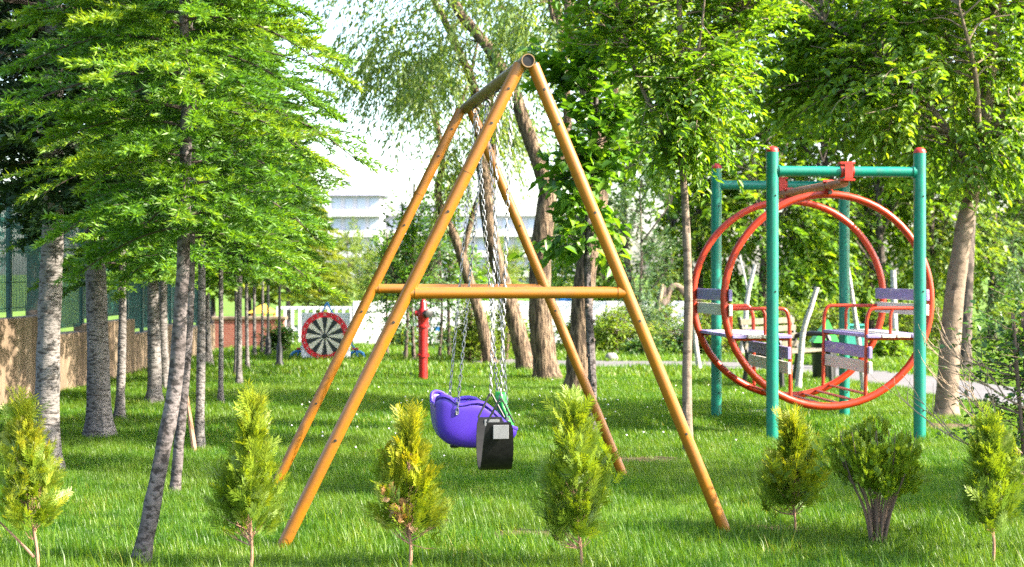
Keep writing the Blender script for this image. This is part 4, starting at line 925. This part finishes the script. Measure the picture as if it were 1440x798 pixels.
# golden thuja saplings
def sprays(rg, B, dirs, ln, npair, w, vbase):
    """flat fern-like sprays. B base points, dirs growth directions"""
    n = len(B); D = unit(dirs); S = unit(np.cross(D, rg.normal(size=(n, 3)))); Nn = np.cross(S, D)
    Ps, Ds, Ns, Ls, Ws, Vs = [B], [D], [Nn], [ln * 1.0], [np.full(n, w * 1.2)], [vbase + .15]
    for k in range(npair):
        t = .12 + .8 * k / npair
        for sg in (-1, 1):
            Ps.append(B + D * (ln * t)[:, None]); Ds.append(D * .8 + S * sg * .62 + rg.normal(size=B.shape) * .1); Ns.append(Nn)
            Ls.append(ln * (.52 - .36 * t) * rg.uniform(.75, 1.2, n)); Ws.append(np.full(n, w)); Vs.append(vbase + .25 * t + rg.uniform(-.12, .12, n))
    return [np.concatenate(q) for q in (Ps, Ds, Ns, Ls, Ws, Vs)]
def sapling(label, base, h, w, z0, seed, mat, golden, n=520, lean=0.0, brown=False, stemw=.012, skew=0.0):
    w = w * .80; n = int(n * 1.0); stemw *= .75; z0 *= .72
    rg = np.random.default_rng(seed); rd = random.Random(seed); t = thing('thuja_sapling', label, 'sapling', tuple(base))
    f = rg.uniform(0, 1, n) ** .85; z = z0 + (h - z0) * f * .93
    prof = np.interp(f, [0, .12, .35, .6, .85, 1], [.55, .9, 1, .78, .42, .12])
    lump = 1 + .32 * np.sin(3 * rg.uniform(0, 6.28) + z * 23) ; az = rg.uniform(0, 6.28, n)
    rr = w * prof * lump * rg.uniform(0, 1, n) ** .5 * (1 + .25 * np.sin(az * 2 + z * 9 + seed))
    B = np.stack([np.cos(az) * rr + lean * z + skew * np.sin(z * 6) * .05, np.sin(az) * rr, z], 1)
    for _ in range(4):
        la, lz = rd.uniform(0, 6.28), rd.uniform(z0 + .02, z0 + .55 * (h - z0)); m_ = rg.uniform(0, 1, n) < .085; k_ = int(m_.sum())
        B[m_] = np.array([math.cos(la) * w * rd.uniform(.9, 1.35) + lean * lz, math.sin(la) * w, lz]) + rg.normal(size=(k_, 3)) * np.array([.028, .028, .05])
    o = np.stack([np.cos(az), np.sin(az), np.zeros(n)], 1)
    dirs = o * (.65 * (1 - f) + .25)[:, None] + np.array([0, 0, 1.0]) + rg.normal(size=(n, 3)) * .30
    ln = (.06 + .095 * rg.uniform(0, 1, n)) * (1 - .2 * f)
    ln[f > .93] *= 1.5
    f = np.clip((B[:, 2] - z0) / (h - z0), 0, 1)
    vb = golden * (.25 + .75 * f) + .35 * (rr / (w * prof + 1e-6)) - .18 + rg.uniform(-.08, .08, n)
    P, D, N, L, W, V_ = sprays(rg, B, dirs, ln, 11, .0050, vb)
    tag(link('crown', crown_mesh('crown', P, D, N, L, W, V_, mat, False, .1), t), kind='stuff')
    mb = MB(); ctr = lambda z: np.array([lean * z, 0, z])
    mb.tube(smooth_line([ctr(-.02), ctr(z0 * .6) + np.array([.012, 0, 0]), ctr(h * .5) - np.array([.01, 0, 0]), ctr(h * .9)], 5), [stemw * (1 - .05 * k) for k in range(16)], 8, True, .08, rd)
    for i in range(0, n, 7):
        zq = max(z0 * .8, B[i][2] - .09); mb.tube([ctr(zq), ctr(zq) * .45 + B[i] * .55 + np.array([0, 0, -.01]), B[i]], [.0026, .002, .0012], 4, False)
    mb.ob('stem', M['stem'], t)
    if brown:
        k = 46; zz = rg.uniform(.22, .40, k); Bb = np.stack([rg.uniform(-.10, 0, k) + (zz - .3) * -.25, -w * .75 + rg.uniform(-.03, .03, k), zz], 1)
        P, D, N, L, W, V_ = sprays(rg, Bb, rg.normal(size=(k, 3)) * .5 + np.array([0, -.2, .8]), np.full(k, .06), 4, .009, np.full(k, .4))
        tag(link('browned_patch', crown_mesh('browned_patch', P, D, N, L, W, V_, M['lf_brown'], False, .1), t), kind='stuff')
    return t
def sp_(x, d): return Vector(((x - 720) / FPX * d, d, 0))
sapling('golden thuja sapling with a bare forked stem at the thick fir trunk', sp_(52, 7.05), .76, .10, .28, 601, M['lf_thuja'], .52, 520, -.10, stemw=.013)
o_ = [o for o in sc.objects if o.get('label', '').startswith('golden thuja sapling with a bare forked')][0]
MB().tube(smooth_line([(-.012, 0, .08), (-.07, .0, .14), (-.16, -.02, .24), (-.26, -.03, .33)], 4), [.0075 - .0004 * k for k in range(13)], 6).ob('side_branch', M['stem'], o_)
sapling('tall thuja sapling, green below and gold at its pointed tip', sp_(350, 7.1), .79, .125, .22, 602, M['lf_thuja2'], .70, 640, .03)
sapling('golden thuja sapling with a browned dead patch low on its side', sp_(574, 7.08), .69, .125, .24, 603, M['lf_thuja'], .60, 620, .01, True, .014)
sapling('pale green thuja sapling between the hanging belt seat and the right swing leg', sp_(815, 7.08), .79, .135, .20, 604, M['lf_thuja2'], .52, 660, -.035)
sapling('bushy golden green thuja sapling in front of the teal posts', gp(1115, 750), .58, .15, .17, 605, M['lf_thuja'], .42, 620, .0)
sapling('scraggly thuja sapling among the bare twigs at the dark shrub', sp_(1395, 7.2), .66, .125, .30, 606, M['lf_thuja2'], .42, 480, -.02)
# round bush
bb = gp(1234, 768); rb = thing('round_bush', 'rounded green cypress bush with many bare grey stems below', 'bush', tuple(bb)); rg = np.random.default_rng(611); rd = random.Random(611)
la = rg.uniform(0, 6.28, 26); lr = .20 * rg.uniform(0, 1, 26) ** .5; lc = np.stack([lr * np.cos(la), lr * np.sin(la), .34 + rg.uniform(-.06, .27, 26) * (1.05 - lr * 1.8)], 1); n = 2300
k_ = rg.integers(0, 26, n); B = lc[k_] + unit(rg.normal(size=(n, 3))) * (.075 * rg.uniform(.3, 1, n) ** .5)[:, None]; B[:, 2] = np.clip(B[:, 2], .20, .66)
ex = np.stack([rg.uniform(-.30, -.16, 60), rg.uniform(-.05, .1, 60), rg.uniform(.34, .52, 60)], 1); B = np.concatenate([B, ex]); n = len(B)
P, D, N, L, W, V_ = sprays(rg, B, (B - np.array([0, 0, .25])) * 2.0 + np.array([0, 0, .5]) + rg.normal(size=(n, 3)) * .25, rg.uniform(.03, .065, n), 6, .0055, rg.uniform(.1, .6, n) + .8 * (B[:, 2] - .35))
tag(link('crown', crown_mesh('crown', P, D, N, L, W, V_, M['lf_thujaB'], False, .1), rb), kind='stuff')
for k in range(17):
    a = rd.uniform(0, 6.28); r = rd.uniform(.03, .19); MB().tube(smooth_line([(.03 * math.cos(a), .03 * math.sin(a), -.02), (r * .4 * math.cos(a), r * .4 * math.sin(a), .18), (r * math.cos(a) + rd.uniform(-.03, .03), r * math.sin(a), .42), (r * 1.15 * math.cos(a), r * 1.15 * math.sin(a), .6)], 4), [.0085 - .0006 * j for j in range(13)], 6, True, .08, rd).ob('stem', M['twig'], rb)
# dark shrub at right with dead twigs
ds = shrub('leafy_shrub', 'loose dark green leafy shrub with long bare twigs at the lawn edge', (2.62, 7.55, 0), [((0, 0, .45), (.34, .36, .40)), ((.15, .05, .85), (.40, .40, .35)), ((-.02, .1, 1.05), (.28, .3, .22)), ((.3, 0, 1.2), (.3, .3, .25))], 400, 9, .040, .5, M['lf_shrub'], 621, 'shrub', 9, .20, -.1, False, every=2, tr=.0035)
rd = random.Random(5); q = MB()
def dead(p, d, L, r, lv):
    pts = [Vector(p)]; d = Vector(d).normalized()
    for k in range(5):
        d = (d + Vector((rd.uniform(-.22, .22), rd.uniform(-.22, .22), rd.uniform(-.12, .2)))).normalized(); pts.append(pts[-1] + d * L / 5)
        if lv and k > 0: dead(pts[-1], d + Vector((rd.uniform(-.9, .5), rd.uniform(-.5, .5), rd.uniform(.0, 1.0))), L * .5, r * .6, lv - 1)
    q.tube(pts, [r * (1 - .15 * k) for k in range(6)], 5)
for p, d, L in (((.0, 0, .42), (-1, -.1, .05), .55), ((.0, 0, .45), (-1, 0, .55), .5), ((-.08, 0, .5), (-.7, .1, .9), .42), ((0, 0, .7), (-.9, .2, .5), .45), ((0, .1, .85), (-1, 0, .3), .4)): dead(p, d, L, .0075, 2)
q.ob('dead_twigs', M['deadtwig'], ds)

# ================================================================== UNSEEN TREES BESIDE THE LAWN (added to cast the dappled shade)
BV['airy'] = back_variant(406, M['lf_elder'], .12, 7.0, 1.9, 420, 11, 1.6)
SIDE = [('airy', (6.6, 4.9), .78, 'unseen fresh green tree added to shade the front of the lawn'), ('fresh', (5.7, 8.8), (.55, .55, .95), 'unseen tall narrow green tree added to shade the swing'), ('fresh', (7.9, 8.7), (.62, .62, .9), 'unseen green tree added to widen the shade of the tall narrow one')]
for k, (v_, p, s, lb) in enumerate(SIDE): put_tree('shade_tree', lb, BV[v_], (p[0], p[1], 0), k * 2.3, s, 'unseen trees added for shade')

# ================================================================== bare soil patches
t = NT('bare_soil'); n1 = t.noise(t.coord(), 25, 5, .7); M['soil'] = t.out(t.pbsdf(t.ramp(n1, [(.3, (.06, .042, .026)), (.7, (.14, .10, .065))]), .95, t.bump(n1, .8, .02), spec=.1))
SOIL = [(gp(905, 649), .42, .30), (gp(1330, 600), .35, .3), (gp(738, 752), .28, .16), (gp(1090, 745), .22, .14)]
for k, (c_, a_, b_) in enumerate(SOIL):
    rd = random.Random(k); nn = 26; q = MB(); q.add([(c_.x + a_ * math.cos(i * 6.2832 / nn) * rd.uniform(.8, 1.15), c_.y + b_ * math.sin(i * 6.2832 / nn) * rd.uniform(.8, 1.15), .004) for i in range(nn)], [tuple(range(nn))])
    tag(q.ob('soil_patch', M['soil'], smooth=False), kind='structure')

# ================================================================== GRASS
def grass_mat(name, cols):
    t = NT(name); oi = t.n('ShaderNodeObjectInfo'); isl = t.n('ShaderNodeNewGeometry'); pos = isl.outputs['Position']
    big = t.noise(pos, .55, 3); mid = t.noise(pos, 3.0, 3)
    f = t.n('ShaderNodeMath', operation='ADD'); t.l(t.ramp(isl.outputs['Random Per Island'], [(0, 0.0), (1, .65)]), f.inputs[0]); t.l(t.ramp(mid, [(.3, 0.0), (.7, .45)]), f.inputs[1])
    col = t.ramp(f.outputs[0], cols)
    col = t.mix(t.ramp(big, [(.42, 0.0), (.62, .5)]), col, (.12, .185, .022))
    d = t.n('ShaderNodeBsdfDiffuse'); t.l(col, d.inputs['Color']); tr = t.n('ShaderNodeBsdfTranslucent'); t.l(t.mix(1.0, col, (1.6, 1.45, .5), 'MULTIPLY'), tr.inputs['Color'])
    m = t.n('ShaderNodeMixShader'); m.inputs[0].default_value = .45; t.l(d.outputs[0], m.inputs[1]); t.l(tr.outputs[0], m.inputs[2])
    g = t.n('ShaderNodeBsdfGlossy'); g.inputs['Roughness'].default_value = .4; m2 = t.n('ShaderNodeMixShader'); m2.inputs[0].default_value = .02; t.l(m.outputs[0], m2.inputs[1]); t.l(g.outputs[0], m2.inputs[2])
    return t.out(m2.outputs[0])
M['grass'] = grass_mat('lawn_grass_blades', [(0, (.014, .07, .005)), (.4, (.050, .142, .008)), (.75, (.108, .205, .012)), (.93, (.17, .25, .022)), (1, (.26, .24, .07))])
def tuft(seed, nb, rad, hmin, hmax, w):
    rg = np.random.default_rng(seed); V = []; F = []
    for k in range(nb):
        a = rg.uniform(0, 6.28); r = rad * math.sqrt(rg.uniform()); x, y = r * math.cos(a), r * math.sin(a)
        h = rg.uniform(hmin, hmax); az = rg.uniform(0, 6.28); lean = rg.uniform(.1, .75) * h; ww = w * rg.uniform(.6, 1.2)
        dx, dy = math.cos(az), math.sin(az); sx, sy = -dy * ww / 2, dx * ww / 2; o = len(V)
        for tt, kw in ((0, 1), (.5, .8), (1, .06)):
            cx, cy_, cz = x + dx * lean * tt * tt, y + dy * lean * tt * tt, h * tt * (1 - .18 * tt * lean / h) - .005
            V += [(cx + sx * kw, cy_ + sy * kw, cz), (cx - sx * kw, cy_ - sy * kw, cz)]
        F += [(o, o + 1, o + 3, o + 2), (o + 2, o + 3, o + 5, o + 4)]
    me = mesh_quads('grass_tuft', V, F, M['grass']); return bpy.data.objects.new('grass_tuft', me)
def scatter_points(y0, y1, dens, margin):
    pts = []; A = 0
    n = int((y1 - y0) * (2 * (y1 * .345 + margin)) * dens); y = rng.uniform(y0, y1, n); x = rng.uniform(-1, 1, n) * (y1 * .345 + margin)
    ok = np.abs(x) < y * .345 + margin; ok &= x > -5.25
    p = np.stack([x, y, np.zeros_like(x)], 1)[ok]
    d = np.min(np.linalg.norm(p[:, None, :2] - PATH[None, ::2], axis=2), 1); p = p[d > PW + .02]
    for c_, a_, b_ in SOIL:
        e = ((p[:, 0] - c_.x) / a_) ** 2 + ((p[:, 1] - c_.y) / b_) ** 2; p = p[e > rng.uniform(.2, 1.5, len(p))]
    return p
def gn_scatter(name, pts, scl, tufts, label):
    me = bpy.data.meshes.new(name); me.from_pydata([tuple(p) for p in pts], [], [])
    a = me.attributes.new('scl', 'FLOAT', 'POINT'); a.data.foreach_set('value', np.asarray(scl, dtype=np.float32))
    me.materials.append(M['grass'])
    o = link(name, me); col = bpy.data.collections.new(name + '_tufts')
    for t in tufts: col.objects.link(t)
    g = bpy.data.node_groups.new(name + '_nodes', 'GeometryNodeTree')
    g.interface.new_socket('Geometry', in_out='INPUT', socket_type='NodeSocketGeometry'); g.interface.new_socket('Geometry', in_out='OUTPUT', socket_type='NodeSocketGeometry')
    N = g.nodes.new; gi = N('NodeGroupInput'); go = N('NodeGroupOutput'); inst = N('GeometryNodeInstanceOnPoints'); ci = N('GeometryNodeCollectionInfo')
    ci.inputs['Collection'].default_value = col; ci.inputs['Separate Children'].default_value = True; ci.inputs['Reset Children'].default_value = True
    rv = N('FunctionNodeRandomValue'); rv.data_type = 'FLOAT'; rv.inputs[2].default_value = 0; rv.inputs[3].default_value = 6.283
    cx = N('ShaderNodeCombineXYZ'); g.links.new(rv.outputs[1], cx.inputs['Z'])
    at_ = N('GeometryNodeInputNamedAttribute'); at_.data_type = 'FLOAT'; at_.inputs['Name'].default_value = 'scl'
    inst.inputs['Pick Instance'].default_value = True
    g.links.new(gi.outputs[0], inst.inputs['Points']); g.links.new(ci.outputs[0], inst.inputs['Instance']); g.links.new(cx.outputs[0], inst.inputs['Rotation'])
    g.links.new(at_.outputs[0], inst.inputs['Scale']); g.links.new(inst.outputs[0], go.inputs[0])
    md = o.modifiers.new('scatter', 'NODES'); md.node_group = g
    return tag(o, label, 'grass', kind='stuff')
def hfield(p):
    return 1 + .25 * np.sin(p[:, 0] * 2.3 + 1.2 * np.sin(p[:, 1] * 1.1)) * np.sin(p[:, 1] * 1.9 + .7) + rng.uniform(-.2, .25, len(p))
A_ = [tuft(700 + k, 40, .10, .03, .078, .0038) for k in range(6)]; B_ = [tuft(720 + k, 34, .14, .035, .075, .0068) for k in range(5)]; C_ = [tuft(740 + k, 26, .22, .045, .095, .014) for k in range(4)]; E_ = [tuft(760 + k, 14, .08, .08, .17, .0045) for k in range(4)]
p = scatter_points(5.2, 12.5, 260, 1.6); gn_scatter('near_grass', p, hfield(p), A_, 'fresh green lawn grass around the swing')
p = scatter_points(12.5, 20, 95, 1.6); gn_scatter('middle_grass', p, hfield(p), B_, 'green lawn grass of the middle lawn')
p = scatter_points(20, 34, 32, 2); p = p[p[:, 1] < 31]; gn_scatter('far_grass', p, hfield(p), C_, 'bright lawn grass of the far lawn')
p = scatter_points(5.6, 8.3, 26, 1.0); gn_scatter('tall_grass', p, hfield(p), E_, 'taller unmown grass along the row of thuja saplings')
# clover flowers
q = []; n = 110; x = np.concatenate([rng.normal(.1, .9, 80), rng.uniform(-2.5, 4, 30)]); y = np.concatenate([rng.normal(15, 1.8, 80), rng.uniform(12, 19, 30)])
V = []; F = []
for i in range(n):
    if y[i] < 10.5 or x[i] < -4: continue
    r = .006 + .005 * rng.uniform(); z = .06 + .025 * rng.uniform(); o = len(V)
    V += [(x[i] + dx * r, y[i] + dy * r, z + dz * r) for dx, dy, dz in ((1, 0, 0), (0, 1, 0), (-1, 0, 0), (0, -1, 0), (0, 0, 1), (0, 0, -1))]
    F += [(o + a, o + b_, o + 4) for a, b_ in ((0, 1), (1, 2), (2, 3), (3, 0))] + [(o + b_, o + a, o + 5) for a, b_ in ((0, 1), (1, 2), (2, 3), (3, 0))]
M['clover'] = plain('clover_white', (.7, .7, .66), .7)
tag(link('clover_flowers', mesh_quads('clover_flowers', V, F, M['clover'])), 'tiny white clover flowers dotting the lawn', 'flowers', kind='stuff')
